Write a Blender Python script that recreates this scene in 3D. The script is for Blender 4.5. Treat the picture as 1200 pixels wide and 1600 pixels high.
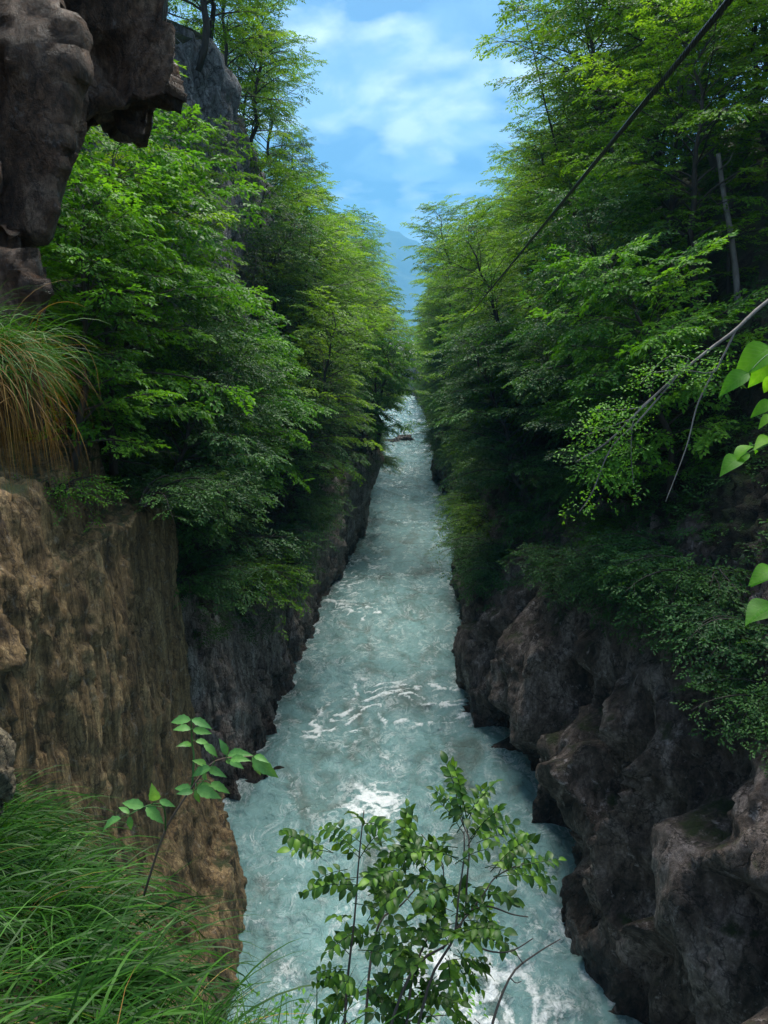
import bpy, math, random
import numpy as np
from mathutils import Vector, Matrix, Euler

# ------------------------------------------------------------------ camera, sky, sun, exposure
for o in list(bpy.data.objects):
    bpy.data.objects.remove(o)
sc = bpy.context.scene
COL = sc.collection
R = math.radians
CAM = np.array([0.0, 0.0, 20.0])
PITCH = R(12.7)
FPX = 1155.6                      # focal length in photograph pixels (1200 x 1600)
cam_d = bpy.data.cameras.new('camera')
cam_d.sensor_fit = 'VERTICAL'
cam_d.sensor_height = 36.0
cam_d.lens = 26.0
cam_d.clip_start = 0.05
cam_d.clip_end = 30000
cam = bpy.data.objects.new('camera', cam_d)
cam.location = CAM
cam.rotation_euler = (R(90) - PITCH, 0, 0)
COL.objects.link(cam)
sc.camera = cam

SUN_EL, SUN_AZ = R(64), R(12)     # azimuth clockwise from +Y (downstream)
w = bpy.data.worlds.new('World')
sc.world = w
w.use_nodes = True
nt = w.node_tree
nt.nodes.clear()
out = nt.nodes.new('ShaderNodeOutputWorld')
sky = nt.nodes.new('ShaderNodeTexSky')
sky.sky_type = 'NISHITA'
sky.sun_disc = False
sky.sun_elevation = SUN_EL
sky.sun_rotation = SUN_AZ
sky.air_density = 1.3
sky.dust_density = 0.3
sky.ozone_density = 3.0
bg = nt.nodes.new('ShaderNodeBackground')
bg.inputs['Strength'].default_value = 0.08
nt.links.new(sky.outputs[0], bg.inputs['Color'])
cl = nt.nodes.new('ShaderNodeBackground')
cl.inputs['Strength'].default_value = 0.9
geo = nt.nodes.new('ShaderNodeTexCoord')
# clouds lie on a flat layer: project the view direction on it
sep = nt.nodes.new('ShaderNodeSeparateXYZ')
nt.links.new(geo.outputs['Generated'], sep.inputs[0])
zz = nt.nodes.new('ShaderNodeMath'); zz.operation = 'MAXIMUM'; zz.inputs[1].default_value = 0.0
nt.links.new(sep.outputs['Z'], zz.inputs[0])
za = nt.nodes.new('ShaderNodeMath'); za.operation = 'ADD'; za.inputs[1].default_value = 0.16
nt.links.new(zz.outputs[0], za.inputs[0])
dv = nt.nodes.new('ShaderNodeVectorMath'); dv.operation = 'DIVIDE'
nt.links.new(geo.outputs['Generated'], dv.inputs[0])
cmb = nt.nodes.new('ShaderNodeCombineXYZ')
for k in range(3):
    nt.links.new(za.outputs[0], cmb.inputs[k])
nt.links.new(cmb.outputs[0], dv.inputs[1])
mp = nt.nodes.new('ShaderNodeMapping')
mp.inputs['Location'].default_value = (3.1, 0.55, 1.7)
mp.inputs['Scale'].default_value = (1.15, 1.0, 0.0)
mp.inputs['Rotation'].default_value = (0, 0, R(18))
nt.links.new(dv.outputs[0], mp.inputs[0])
n1 = nt.nodes.new('ShaderNodeTexNoise')
n1.inputs['Scale'].default_value = 2.5
n1.inputs['Detail'].default_value = 9
n1.inputs['Roughness'].default_value = 0.56
n1.inputs['Distortion'].default_value = 0.5
nt.links.new(mp.outputs[0], n1.inputs['Vector'])
rp = nt.nodes.new('ShaderNodeValToRGB')
rp.color_ramp.elements[0].position = 0.38; rp.color_ramp.elements[0].color = (0.10, 0.10, 0.10, 1)
rp.color_ramp.elements[1].position = 0.55; rp.color_ramp.elements[1].color = (0.95, 0.95, 0.95, 1)
nt.links.new(n1.outputs['Fac'], rp.inputs[0])
n2 = nt.nodes.new('ShaderNodeTexNoise')
n2.inputs['Scale'].default_value = 3.2
n2.inputs['Detail'].default_value = 6
nt.links.new(mp.outputs[0], n2.inputs['Vector'])
rc = nt.nodes.new('ShaderNodeValToRGB')
rc.color_ramp.elements[0].position = 0.45; rc.color_ramp.elements[0].color = (0.14, 0.24, 0.42, 1)
rc.color_ramp.elements[1].position = 0.60; rc.color_ramp.elements[1].color = (0.80, 0.90, 1.0, 1)
nt.links.new(n2.outputs['Fac'], rc.inputs[0])
nt.links.new(rc.outputs[0], cl.inputs['Color'])
mx = nt.nodes.new('ShaderNodeMixShader')
nt.links.new(rp.outputs[0], mx.inputs[0])
nt.links.new(bg.outputs[0], mx.inputs[1])
nt.links.new(cl.outputs[0], mx.inputs[2])
nt.links.new(mx.outputs[0], out.inputs['Surface'])

sd = bpy.data.lights.new('sun', 'SUN')
sd.energy = 4.8
sd.angle = R(34)
sd.color = (1.0, 0.95, 0.85)
sun = bpy.data.objects.new('sun', sd)
COL.objects.link(sun)
sdir = Vector((math.sin(SUN_AZ) * math.cos(SUN_EL), math.cos(SUN_AZ) * math.cos(SUN_EL), math.sin(SUN_EL)))
sun.rotation_euler = sdir.to_track_quat('Z', 'Y').to_euler()
sun.location = (0, 0, 120)

sc.view_settings.view_transform = 'Standard'
sc.view_settings.look = 'None'
sc.view_settings.gamma = 1.0
sc.view_settings.exposure = 1.22
sc.view_settings.use_curve_mapping = False
sc.render.engine = 'CYCLES'
sc.cycles.use_denoising = True
sc.cycles.max_bounces = 6
sc.cycles.diffuse_bounces = 3
sc.cycles.glossy_bounces = 2
sc.cycles.transmission_bounces = 4
sc.cycles.volume_bounces = 0
sc.cycles.caustics_reflective = False
sc.cycles.caustics_refractive = False

# ------------------------------------------------------------------ helpers: pixels, noise, meshes
CP, SP = math.cos(PITCH), math.sin(PITCH)

def ray(px, py):
    x = (px - 600) / FPX
    y = -(py - 800) / FPX
    d = np.array([x, CP + y * SP, -SP + y * CP])
    return d                           # unit step along the optical axis

def at_depth(px, py, zc):
    return CAM + ray(px, py) * zc

def at_y(px, py, Y):
    d = ray(px, py)
    return CAM + d * (Y / d[1])

rs0 = np.random.RandomState(7)
PERM = rs0.permutation(512).astype(np.int64)
PERM = np.concatenate([PERM, PERM])
GR = rs0.normal(size=(512, 3)); GR /= np.linalg.norm(GR, axis=1)[:, None]

def _hash(i, j, k):
    return PERM[(PERM[(PERM[i & 511] + j) & 511] + k) & 511]

def perlin(p):
    p = np.asarray(p, dtype=np.float64)
    i = np.floor(p).astype(np.int64)
    f = p - i
    u = f * f * f * (f * (f * 6 - 15) + 10)
    res = 0
    for a in (0, 1):
        wa = u[:, 0] if a else 1 - u[:, 0]
        for b in (0, 1):
            wb = u[:, 1] if b else 1 - u[:, 1]
            for c in (0, 1):
                wc = u[:, 2] if c else 1 - u[:, 2]
                g = GR[_hash(i[:, 0] + a, i[:, 1] + b, i[:, 2] + c)]
                res = res + wa * wb * wc * (g[:, 0] * (f[:, 0] - a) + g[:, 1] * (f[:, 1] - b) + g[:, 2] * (f[:, 2] - c))
    return res * 1.5

def fbm(p, octv=4, gain=0.5):
    s, a = 0, 1.0
    p = np.array(p, dtype=np.float64)
    for k in range(octv):
        s = s + a * perlin(p + 17.3 * k)
        p = p * 2.03
        a *= gain
    return s

def ridged(p, octv=4, gain=0.5):
    s, a = 0, 1.0
    p = np.array(p, dtype=np.float64)
    for k in range(octv):
        s = s + a * (1 - np.abs(perlin(p + 31.7 * k)) * 2)
        p = p * 2.1
        a *= gain
    return s / 2

def worley(p, facets=False):
    i = np.floor(p).astype(np.int64)
    f1 = np.full(len(p), 9.0); f2 = np.full(len(p), 9.0); idv = np.zeros(len(p)); fac = np.zeros(len(p))
    for a in (-1, 0, 1):
        for b in (-1, 0, 1):
            for c in (-1, 0, 1):
                h = _hash(i[:, 0] + a, i[:, 1] + b, i[:, 2] + c)
                q = np.stack([i[:, 0] + a + (h % 97) / 97.0, i[:, 1] + b + (h % 89) / 89.0, i[:, 2] + c + (h % 83) / 83.0], 1)
                d = np.linalg.norm(p - q, axis=1)
                m = d < f1
                f2 = np.where(m, f1, np.minimum(f2, d))
                idv = np.where(m, (h % 101) / 101.0, idv)
                fac = np.where(m, ((p - q) * GR[h]).sum(1), fac)
                f1 = np.where(m, d, f1)
    return (f1, f2, idv, fac) if facets else (f1, f2, idv)

def sstep(a, b, x):
    t = np.clip((x - a) / (b - a), 0, 1)
    return t * t * (3 - 2 * t)

def mesh_np(name, verts, faces, mat=None, smooth=False, attrs=None):
    """verts (N,3); faces: array (M,3) or (M,4), or list of such arrays"""
    me = bpy.data.meshes.new(name)
    verts = np.ascontiguousarray(verts, dtype=np.float32)
    if not isinstance(faces, list) or not isinstance(faces[0], np.ndarray):
        faces = [np.asarray(faces)]
    faces = [np.asarray(f, dtype=np.int32) for f in faces if len(f)]
    me.vertices.add(len(verts))
    me.vertices.foreach_set('co', verts.ravel())
    loops = np.concatenate([f.ravel() for f in faces])
    starts, pos = [], 0
    for f in faces:
        k = f.shape[1]
        starts.append(pos + np.arange(len(f), dtype=np.int32) * k)
        pos += f.size
    starts = np.concatenate(starts).astype(np.int32)
    me.loops.add(len(loops))
    me.loops.foreach_set('vertex_index', loops)
    me.polygons.add(len(starts))
    me.polygons.foreach_set('loop_start', starts)
    me.update(calc_edges=True)
    me.validate()
    if smooth:
        me.polygons.foreach_set('use_smooth', np.ones(len(me.polygons), dtype=bool))
    if attrs:
        for k, v in attrs.items():
            a = me.attributes.new(k, 'FLOAT', 'POINT')
            a.data.foreach_set('value', np.ascontiguousarray(v, dtype=np.float32))
    if mat:
        me.materials.append(mat)
    return me

def link(name, me, parent=None, loc=None, **props):
    o = bpy.data.objects.new(name, me)
    COL.objects.link(o)
    if parent:
        o.parent = parent
    if loc is not None:
        o.location = loc
    for k, v in props.items():
        o[k] = v
    return o

def thing(name, label, cat, loc=(0, 0, 0), group=None, rot=(0, 0, 0), scale=1.0):
    o = bpy.data.objects.new(name, None)
    o.empty_display_size = 0.2
    COL.objects.link(o)
    o.location = loc
    o.rotation_euler = rot
    o.scale = (scale,) * 3 if np.isscalar(scale) else scale
    o['label'] = label
    o['category'] = cat
    if group:
        o['group'] = group
    return o

class MB:
    """collects geometry as numpy chunks"""
    def __init__(self):
        self.v, self.q, self.t, self.a, self.n = [], [], [], [], 0
    def add(self, v, quads=None, tris=None, a=None):
        v = np.asarray(v, dtype=np.float64)
        if quads is not None and len(quads):
            self.q.append(np.asarray(quads) + self.n)
        if tris is not None and len(tris):
            self.t.append(np.asarray(tris) + self.n)
        self.v.append(v)
        self.a.append(np.zeros(len(v)) if a is None else np.broadcast_to(a, (len(v),)))
        self.n += len(v)
    def tube(self, pts, rad, k=6, a=0.0, cap=True):
        pts = np.asarray(pts, dtype=np.float64)
        rad = np.broadcast_to(np.asarray(rad, dtype=np.float64), (len(pts),))
        tan = np.gradient(pts, axis=0)
        tan /= np.linalg.norm(tan, axis=1)[:, None] + 1e-12
        ref = np.array([0.0, 0, 1.0]) if abs(tan[0][2]) < 0.8 else np.array([1.0, 0, 0])
        rings = []
        u = np.cross(tan[0], ref)
        for i in range(len(pts)):
            u = u - tan[i] * np.dot(u, tan[i])
            u /= np.linalg.norm(u) + 1e-12
            vv = np.cross(tan[i], u)
            an = np.arange(k) * 2 * math.pi / k
            rings.append(pts[i] + rad[i] * (np.cos(an)[:, None] * u + np.sin(an)[:, None] * vv))
        V = np.concatenate(rings)
        n = len(pts)
        i, j = np.meshgrid(np.arange(n - 1), np.arange(k), indexing='ij')
        i, j = i.ravel(), j.ravel()
        q = np.stack([i * k + j, i * k + (j + 1) % k, (i + 1) * k + (j + 1) % k, (i + 1) * k + j], 1)
        t = []
        if cap and k > 2:
            for r in range(1, k - 1):
                t.append((0, r + 1, r))
                b = (n - 1) * k
                t.append((b, b + r, b + r + 1))
        self.add(V, q, t, a)
    def build(self, name, mat, smooth=True):
        return mesh_np(name, np.concatenate(self.v), [np.concatenate([np.asarray(y) for y in x]) for x in (self.q, self.t) if x], mat, smooth, {'tone': np.concatenate(self.a)})

def smooth_path(pts, n=12):
    pts = np.asarray(pts, dtype=np.float64)
    m = len(pts)
    t = np.linspace(0, m - 1, n)
    res = []
    for x in t:
        i = min(int(x), m - 2)
        f = x - i
        p0 = pts[max(i - 1, 0)]; p1 = pts[i]; p2 = pts[i + 1]; p3 = pts[min(i + 2, m - 1)]
        res.append(0.5 * (2 * p1 + (p2 - p0) * f + (2 * p0 - 5 * p1 + 4 * p2 - p3) * f * f + (3 * p1 - p0 - 3 * p2 + p3) * f ** 3))
    return np.array(res)

# ------------------------------------------------------------------ materials
def new_mat(name):
    m = bpy.data.materials.new(name)
    m.use_nodes = True
    t = m.node_tree
    b = t.nodes['Principled BSDF']
    return m, t, b

def noise_node(t, vec, scale, detail=5, rough=0.55, dist=0.0):
    n = t.nodes.new('ShaderNodeTexNoise')
    n.inputs['Scale'].default_value = scale
    n.inputs['Detail'].default_value = detail
    n.inputs['Roughness'].default_value = rough
    n.inputs['Distortion'].default_value = dist
    if vec is not None:
        t.links.new(vec, n.inputs['Vector'])
    return n

def ramp_node(t, fac, stops):
    r = t.nodes.new('ShaderNodeValToRGB')
    e = r.color_ramp.elements
    while len(e) < len(stops):
        e.new(0.5)
    for el, (p, c) in zip(e, stops):
        el.position = p
        el.color = tuple(c) + (1,) if len(c) == 3 else c
    t.links.new(fac, r.inputs[0])
    return r

def mix_rgb(t, fac, a, b, mode='MIX'):
    m = t.nodes.new('ShaderNodeMix')
    m.data_type = 'RGBA'
    m.blend_type = mode
    if isinstance(fac, (int, float)):
        m.inputs[0].default_value = fac
    else:
        t.links.new(fac, m.inputs[0])
    for s, x in ((6, a), (7, b)):
        if isinstance(x, tuple):
            m.inputs[s].default_value = x + (1,) if len(x) == 3 else x
        else:
            t.links.new(x, m.inputs[s])
    return m.outputs[2]

def mapped(t, scale, kind='Object', rot=(0, 0, 0)):
    c = t.nodes.new('ShaderNodeTexCoord')
    m = t.nodes.new('ShaderNodeMapping')
    m.inputs['Scale'].default_value = scale
    m.inputs['Rotation'].default_value = rot
    t.links.new(c.outputs[kind], m.inputs[0])
    return m.outputs[0]

def rock_mat(name, c_dark, c_mid, c_light, streak=(1.2, 1.2, 0.25), scale=1.0, pale=(0.34, 0.32, 0.31), pale_amt=0.5,
             moss=0.0, bump=1.0, rough=0.75, crack=0.8, wet=False):
    m, t, b = new_mat(name)
    v = mapped(t, streak)
    v2 = mapped(t, (1, 1, 1))
    a = noise_node(t, v, 1.1 * scale, 9, 0.66, 0.8)
    base = ramp_node(t, a.outputs['Fac'], [(0.34, c_dark), (0.50, c_mid), (0.66, c_light)]).outputs[0]
    sv = noise_node(t, v, 7.0 * scale, 7, 0.7, 0.5)
    base = mix_rgb(t, 0.75, base, ramp_node(t, sv.outputs['Fac'], [(0.36, (0.16, 0.14, 0.13)), (0.56, (1, 1, 1))]).outputs[0], 'MULTIPLY')
    d = noise_node(t, v2, 11.0 * scale, 9, 0.78)
    base = mix_rgb(t, 0.8, base, ramp_node(t, d.outputs['Fac'], [(0.34, (0.18, 0.17, 0.16)), (0.60, (1.25, 1.25, 1.25))]).outputs[0], 'MULTIPLY')
    # cracks: warped cell borders
    wv_ = t.nodes.new('ShaderNodeVectorMath'); wv_.operation = 'MULTIPLY_ADD'
    wn = noise_node(t, v2, 1.7 * scale, 5, 0.6)
    t.links.new(wn.outputs['Color'], wv_.inputs[0]); wv_.inputs[1].default_value = (0.9 / scale,) * 3
    t.links.new(v, wv_.inputs[2])
    vo = t.nodes.new('ShaderNodeTexVoronoi'); vo.feature = 'DISTANCE_TO_EDGE'; vo.inputs['Scale'].default_value = 1.3 * scale
    t.links.new(wv_.outputs[0], vo.inputs['Vector'])
    cr = ramp_node(t, vo.outputs['Distance'], [(0.0, (1 - crack,) * 3), (0.035, (1, 1, 1))])
    base = mix_rgb(t, 1.0, base, cr.outputs[0], 'MULTIPLY')
    # pale mineral patches and lichen
    l = noise_node(t, v2, 2.6 * scale, 9, 0.76, 0.3)
    lf = ramp_node(t, l.outputs['Fac'], [(0.57, (0, 0, 0)), (0.66, (pale_amt,) * 3)]).outputs[0]
    base = mix_rgb(t, lf, base, pale)
    if moss > 0:
        g = t.nodes.new('ShaderNodeNewGeometry')
        s = t.nodes.new('ShaderNodeSeparateXYZ')
        t.links.new(g.outputs['Normal'], s.inputs[0])
        mn = noise_node(t, v2, 1.3, 8, 0.7)
        ad = t.nodes.new('ShaderNodeMath'); ad.operation = 'MULTIPLY_ADD'
        t.links.new(s.outputs['Z'], ad.inputs[0]); ad.inputs[1].default_value = 0.30
        t.links.new(mn.outputs['Fac'], ad.inputs[2])
        mf = ramp_node(t, ad.outputs[0], [(0.74 - 0.14 * moss, (0, 0, 0)), (0.88 - 0.14 * moss, (1, 1, 1))]).outputs[0]
        mc = ramp_node(t, d.outputs['Fac'], [(0.35, (0.012, 0.018, 0.006)), (0.65, (0.055, 0.075, 0.02))]).outputs[0]
        base = mix_rgb(t, mf, base, mc)
    t.links.new(base, b.inputs['Base Color'])
    rr = ramp_node(t, d.outputs['Fac'], [(0.35, (rough - 0.25,) * 3), (0.65, (rough + 0.12,) * 3)])
    t.links.new(rr.outputs[0], b.inputs['Roughness'])
    if wet:                                                 # rock soaked by spray up to an uneven line above the water
        cz = t.nodes.new('ShaderNodeTexCoord'); sz = t.nodes.new('ShaderNodeSeparateXYZ')
        t.links.new(cz.outputs['Object'], sz.inputs[0])
        wl = t.nodes.new('ShaderNodeMath'); wl.operation = 'MULTIPLY_ADD'; wl.inputs[1].default_value = -2.2
        t.links.new(a.outputs['Fac'], wl.inputs[0]); t.links.new(sz.outputs['Z'], wl.inputs[2])
        wf = ramp_node(t, wl.outputs[0], [(0.0, (1, 1, 1)), (0.35, (0, 0, 0))])
        base2 = mix_rgb(t, wf.outputs[0], base, mix_rgb(t, 1.0, base, (0.38, 0.36, 0.34), 'MULTIPLY'))
        t.links.new(base2, b.inputs['Base Color'])
        t.links.new(mix_rgb(t, wf.outputs[0], rr.outputs[0], (0.25, 0.25, 0.25)), b.inputs['Roughness'])
    b.inputs['Specular IOR Level'].default_value = 0.4
    h1 = noise_node(t, v, 3.2 * scale, 12, 0.72, 0.5)
    hm = t.nodes.new('ShaderNodeMath'); hm.operation = 'MULTIPLY_ADD'
    t.links.new(d.outputs['Fac'], hm.inputs[0]); hm.inputs[1].default_value = 0.45
    t.links.new(h1.outputs['Fac'], hm.inputs[2])
    hc = t.nodes.new('ShaderNodeMath'); hc.operation = 'MULTIPLY_ADD'
    t.links.new(cr.outputs[0], hc.inputs[0]); hc.inputs[1].default_value = 0.25
    t.links.new(hm.outputs[0], hc.inputs[2])
    bp = t.nodes.new('ShaderNodeBump')
    bp.inputs['Strength'].default_value = bump
    bp.inputs['Distance'].default_value = 0.30 / scale
    t.links.new(hc.outputs[0], bp.inputs['Height'])
    t.links.new(bp.outputs[0], b.inputs['Normal'])
    return m

def leaf_mat(name, c0, c1, c2, trans=0.35, rough=0.5, spec=0.22, back=None, hue_var=0.25, veins=False):
    """tone attribute gives each leaf its shade, Object Info gives each plant its own"""
    m, t, b = new_mat(name)
    at = t.nodes.new('ShaderNodeAttribute'); at.attribute_name = 'tone'
    oi = t.nodes.new('ShaderNodeObjectInfo')
    base = ramp_node(t, at.outputs['Fac'], [(0.0, c0), (0.55, c1), (1.0, c2)]).outputs[0]
    var = ramp_node(t, oi.outputs['Random'], [(0.0, (1 - hue_var, 1 - hue_var * 0.7, 1 - hue_var * .3)), (0.5, (1, 1, 1)), (1.0, (1 + hue_var, 1 + hue_var * 0.4, 1 - hue_var))]).outputs[0]
    base = mix_rgb(t, 1.0, base, var, 'MULTIPLY')
    if veins:
        # X runs along the midrib, Y across the blade: side veins slant forward
        tc_ = t.nodes.new('ShaderNodeTexCoord'); sp_ = t.nodes.new('ShaderNodeSeparateXYZ')
        t.links.new(tc_.outputs['Object'], sp_.inputs[0])
        ab = t.nodes.new('ShaderNodeMath'); ab.operation = 'ABSOLUTE'; t.links.new(sp_.outputs['Y'], ab.inputs[0])
        ma = t.nodes.new('ShaderNodeMath'); ma.operation = 'MULTIPLY_ADD'; ma.inputs[1].default_value = -0.8
        t.links.new(ab.outputs[0], ma.inputs[0]); t.links.new(sp_.outputs['X'], ma.inputs[2])
        ms_ = t.nodes.new('ShaderNodeMath'); ms_.operation = 'MULTIPLY'; ms_.inputs[1].default_value = 58.0
        t.links.new(ma.outputs[0], ms_.inputs[0])
        si = t.nodes.new('ShaderNodeMath'); si.operation = 'SINE'; t.links.new(ms_.outputs[0], si.inputs[0])
        vr = ramp_node(t, si.outputs[0], [(0.55, (0, 0, 0)), (1.0, (1, 1, 1))])
        md = ramp_node(t, ab.outputs[0], [(0.006, (1, 1, 1)), (0.022, (0, 0, 0))])
        vm = t.nodes.new('ShaderNodeMath'); vm.operation = 'MAXIMUM'
        t.links.new(vr.outputs[0], vm.inputs[0]); t.links.new(md.outputs[0], vm.inputs[1])
        bn = noise_node(t, tc_.outputs['Object'], 5, 4)
        base = mix_rgb(t, 0.6, base, ramp_node(t, bn.outputs['Fac'], [(0.3, (0.6, 0.65, 0.6)), (0.7, (1.15, 1.1, 1.1))]).outputs[0], 'MULTIPLY')
        vf = t.nodes.new('ShaderNodeMath'); vf.operation = 'MULTIPLY'; vf.inputs[1].default_value = 0.12
        t.links.new(vm.outputs[0], vf.inputs[0])
        base = mix_rgb(t, vf.outputs[0], base, (0.22, 0.34, 0.12))
        vb = t.nodes.new('ShaderNodeBump'); vb.invert = True; vb.inputs['Strength'].default_value = 0.18; vb.inputs['Distance'].default_value = 0.003
        t.links.new(vm.outputs[0], vb.inputs['Height']); t.links.new(vb.outputs[0], b.inputs['Normal'])
    t.links.new(base, b.inputs['Base Color'])
    b.inputs['Roughness'].default_value = rough
    b.inputs['Specular IOR Level'].default_value = spec
    tr = t.nodes.new('ShaderNodeBsdfTranslucent')
    tc = mix_rgb(t, 1.0, base, (1.5, 1.35, 0.55), 'MULTIPLY')
    t.links.new(tc, tr.inputs['Color'])
    mxs = t.nodes.new('ShaderNodeMixShader')
    mxs.inputs[0].default_value = trans
    t.links.new(b.outputs[0], mxs.inputs[1])
    t.links.new(tr.outputs[0], mxs.inputs[2])
    t.links.new(mxs.outputs[0], t.nodes['Material Output'].inputs['Surface'])
    return m

def bark_mat(name, c0, c1, scale=6):
    m, t, b = new_mat(name)
    v = mapped(t, (1, 1, 0.3))
    n = noise_node(t, v, scale, 8, 0.7)
    base = ramp_node(t, n.outputs['Fac'], [(0.3, c0), (0.7, c1)]).outputs[0]
    t.links.new(base, b.inputs['Base Color'])
    b.inputs['Roughness'].default_value = 0.85
    bp = t.nodes.new('ShaderNodeBump')
    bp.inputs['Strength'].default_value = 0.6
    bp.inputs['Distance'].default_value = 0.03
    t.links.new(n.outputs['Fac'], bp.inputs['Height'])
    t.links.new(bp.outputs[0], b.inputs['Normal'])
    return m

M = {}
M['rock_right'] = rock_mat('rock_brown_grey', (0.030, 0.021, 0.016), (0.16, 0.12, 0.10), (0.42, 0.35, 0.325), streak=(1.0, 1.0, 0.55), scale=0.75, bump=0.85, crack=0.75, pale=(0.54, 0.47, 0.46), pale_amt=0.75, moss=0.12, wet=True)
M['rock_left'] = rock_mat('rock_grey_streaked', (0.07, 0.055, 0.045), (0.36, 0.30, 0.265), (0.60, 0.56, 0.54), streak=(1.4, 1.4, 0.16), pale=(0.46, 0.45, 0.46), pale_amt=0.6, moss=0.3, wet=True)
M['rock_ochre'] = rock_mat('rock_ochre', bump=0.6, crack=0.6, c_dark=(0.055, 0.035, 0.018), c_mid=(0.27, 0.178, 0.082), c_light=(0.47, 0.34, 0.17), streak=(1.6, 1.6, 0.10), scale=1.1, pale=(0.50, 0.45, 0.37), pale_amt=0.4, moss=0.08)
M['rock_dark'] = rock_mat('rock_dark_brown', (0.030, 0.016, 0.009), (0.17, 0.092, 0.052), (0.36, 0.25, 0.18), bump=1.0, crack=0.4, streak=(1.2, 1.2, 0.6), scale=1.5, pale=(0.30, 0.27, 0.26), pale_amt=0.45, moss=0.0, rough=0.62)
M['rock_pale'] = rock_mat('rock_pale_grey', (0.13, 0.13, 0.14), (0.30, 0.30, 0.32), (0.48, 0.48, 0.50), streak=(1.2, 1.2, 0.4), scale=0.6, pale=(0.55, 0.55, 0.57), pale_amt=0.5, moss=0.2)
M['rock_buff'] = rock_mat('rock_buff', (0.12, 0.09, 0.05), (0.36, 0.29, 0.18), (0.55, 0.47, 0.33), streak=(1, 1, 1), scale=4.0, pale_amt=0.3)
M['bark'] = bark_mat('bark_dark', (0.012, 0.010, 0.008), (0.055, 0.045, 0.036))
M['bark_grey'] = bark_mat('bark_grey', (0.06, 0.055, 0.05), (0.22, 0.20, 0.18))
M['bark_brown'] = bark_mat('bark_brown', (0.05, 0.03, 0.02), (0.16, 0.11, 0.075))
M['beech'] = leaf_mat('leaf_beech', (0.034, 0.095, 0.010), (0.085, 0.215, 0.013), (0.185, 0.35, 0.02), trans=0.48, hue_var=0.18)
M['maple'] = leaf_mat('leaf_maple', (0.024, 0.10, 0.012), (0.070, 0.22, 0.016), (0.14, 0.34, 0.03), trans=0.45)
M['dark'] = leaf_mat('leaf_dark_green', (0.014, 0.058, 0.016), (0.042, 0.125, 0.030), (0.085, 0.21, 0.05), rough=0.5, spec=0.22, hue_var=0.15)
M['needle'] = leaf_mat('needle', (0.012, 0.040, 0.012), (0.034, 0.085, 0.016), (0.08, 0.15, 0.02), trans=0.15, rough=0.5, hue_var=0.15)
M['near'] = leaf_mat('leaf_near', (0.010, 0.038, 0.008), (0.030, 0.095, 0.012), (0.10, 0.22, 0.025), trans=0.3, rough=0.42, hue_var=0.4, veins=True)
M['bright'] = leaf_mat('leaf_bright', (0.05, 0.20, 0.012), (0.09, 0.29, 0.015), (0.16, 0.40, 0.02), trans=0.6, rough=0.5, hue_var=0.2, veins=True)
M['elder'] = leaf_mat('leaf_elder', (0.045, 0.145, 0.035), (0.075, 0.215, 0.05), (0.13, 0.30, 0.07), trans=0.3, rough=0.42, hue_var=0.15, veins=True)
M['grass'] = leaf_mat('grass_blade', (0.006, 0.028, 0.003), (0.018, 0.074, 0.005), (0.056, 0.17, 0.013), trans=0.3, rough=0.5, spec=0.2, hue_var=0.0)
M['straw'] = leaf_mat('grass_dry', (0.08, 0.036, 0.008), (0.25, 0.135, 0.032), (0.46, 0.31, 0.10), trans=0.3, rough=0.6, hue_var=0.0)
M['soil'] = rock_mat('forest_floor', (0.010, 0.008, 0.005), (0.035, 0.028, 0.016), (0.08, 0.065, 0.04), streak=(1, 1, 1), pale=(0.18, 0.17, 0.15), pale_amt=0.35, moss=0.9, bump=0.7, rough=0.9)

# ------------------------------------------------------------------ setting: ground, river, gorge walls, mountain
m_, t_, b_ = new_mat('valley_floor')
nn = noise_node(t_, mapped(t_, (1, 1, 1)), 0.02, 8)
t_.links.new(ramp_node(t_, nn.outputs['Fac'], [(0.35, (0.02, 0.045, 0.012)), (0.65, (0.06, 0.10, 0.025))]).outputs[0], b_.inputs['Base Color'])
b_.inputs['Roughness'].default_value = 0.95
S = 12000.0
link('ground', mesh_np('ground', [(-S, -900, -4), (S, -900, -4), (S, 13000, -4), (-S, 13000, -4)], [(0, 1, 2, 3)], m_), kind='structure')

def wall_rows(stations, rows):
    """stations: list of (Y, [(x,z)...]); rows: number of rows for each profile span. returns ys, X[row], Z[row] tables"""
    ys = np.array([s[0] for s in stations], dtype=float)
    XX, ZZ = [], []
    for Y, pr in stations:
        pr = np.array(pr, dtype=float)
        xs, zs = [], []
        for i, n in enumerate(rows):
            t = np.arange(n) / n
            xs.append(pr[i, 0] + (pr[i + 1, 0] - pr[i, 0]) * t)
            zs.append(pr[i, 1] + (pr[i + 1, 1] - pr[i, 1]) * t)
        xs.append([pr[-1, 0]]); zs.append([pr[-1, 1]])
        XX.append(np.concatenate(xs)); ZZ.append(np.concatenate(zs))
    return ys, np.array(XX), np.array(ZZ)

def interp_cols(ys, T, Y):
    return np.stack([np.interp(Y, ys, T[:, r]) for r in range(T.shape[1])], 1)   # (len(Y), rows)

def adaptive_y(y0, y1, dmin, k):
    r = [y0]
    while r[-1] < y1:
        r.append(r[-1] + max(dmin, k * abs(r[-1])))
    return np.array(r)

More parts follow.
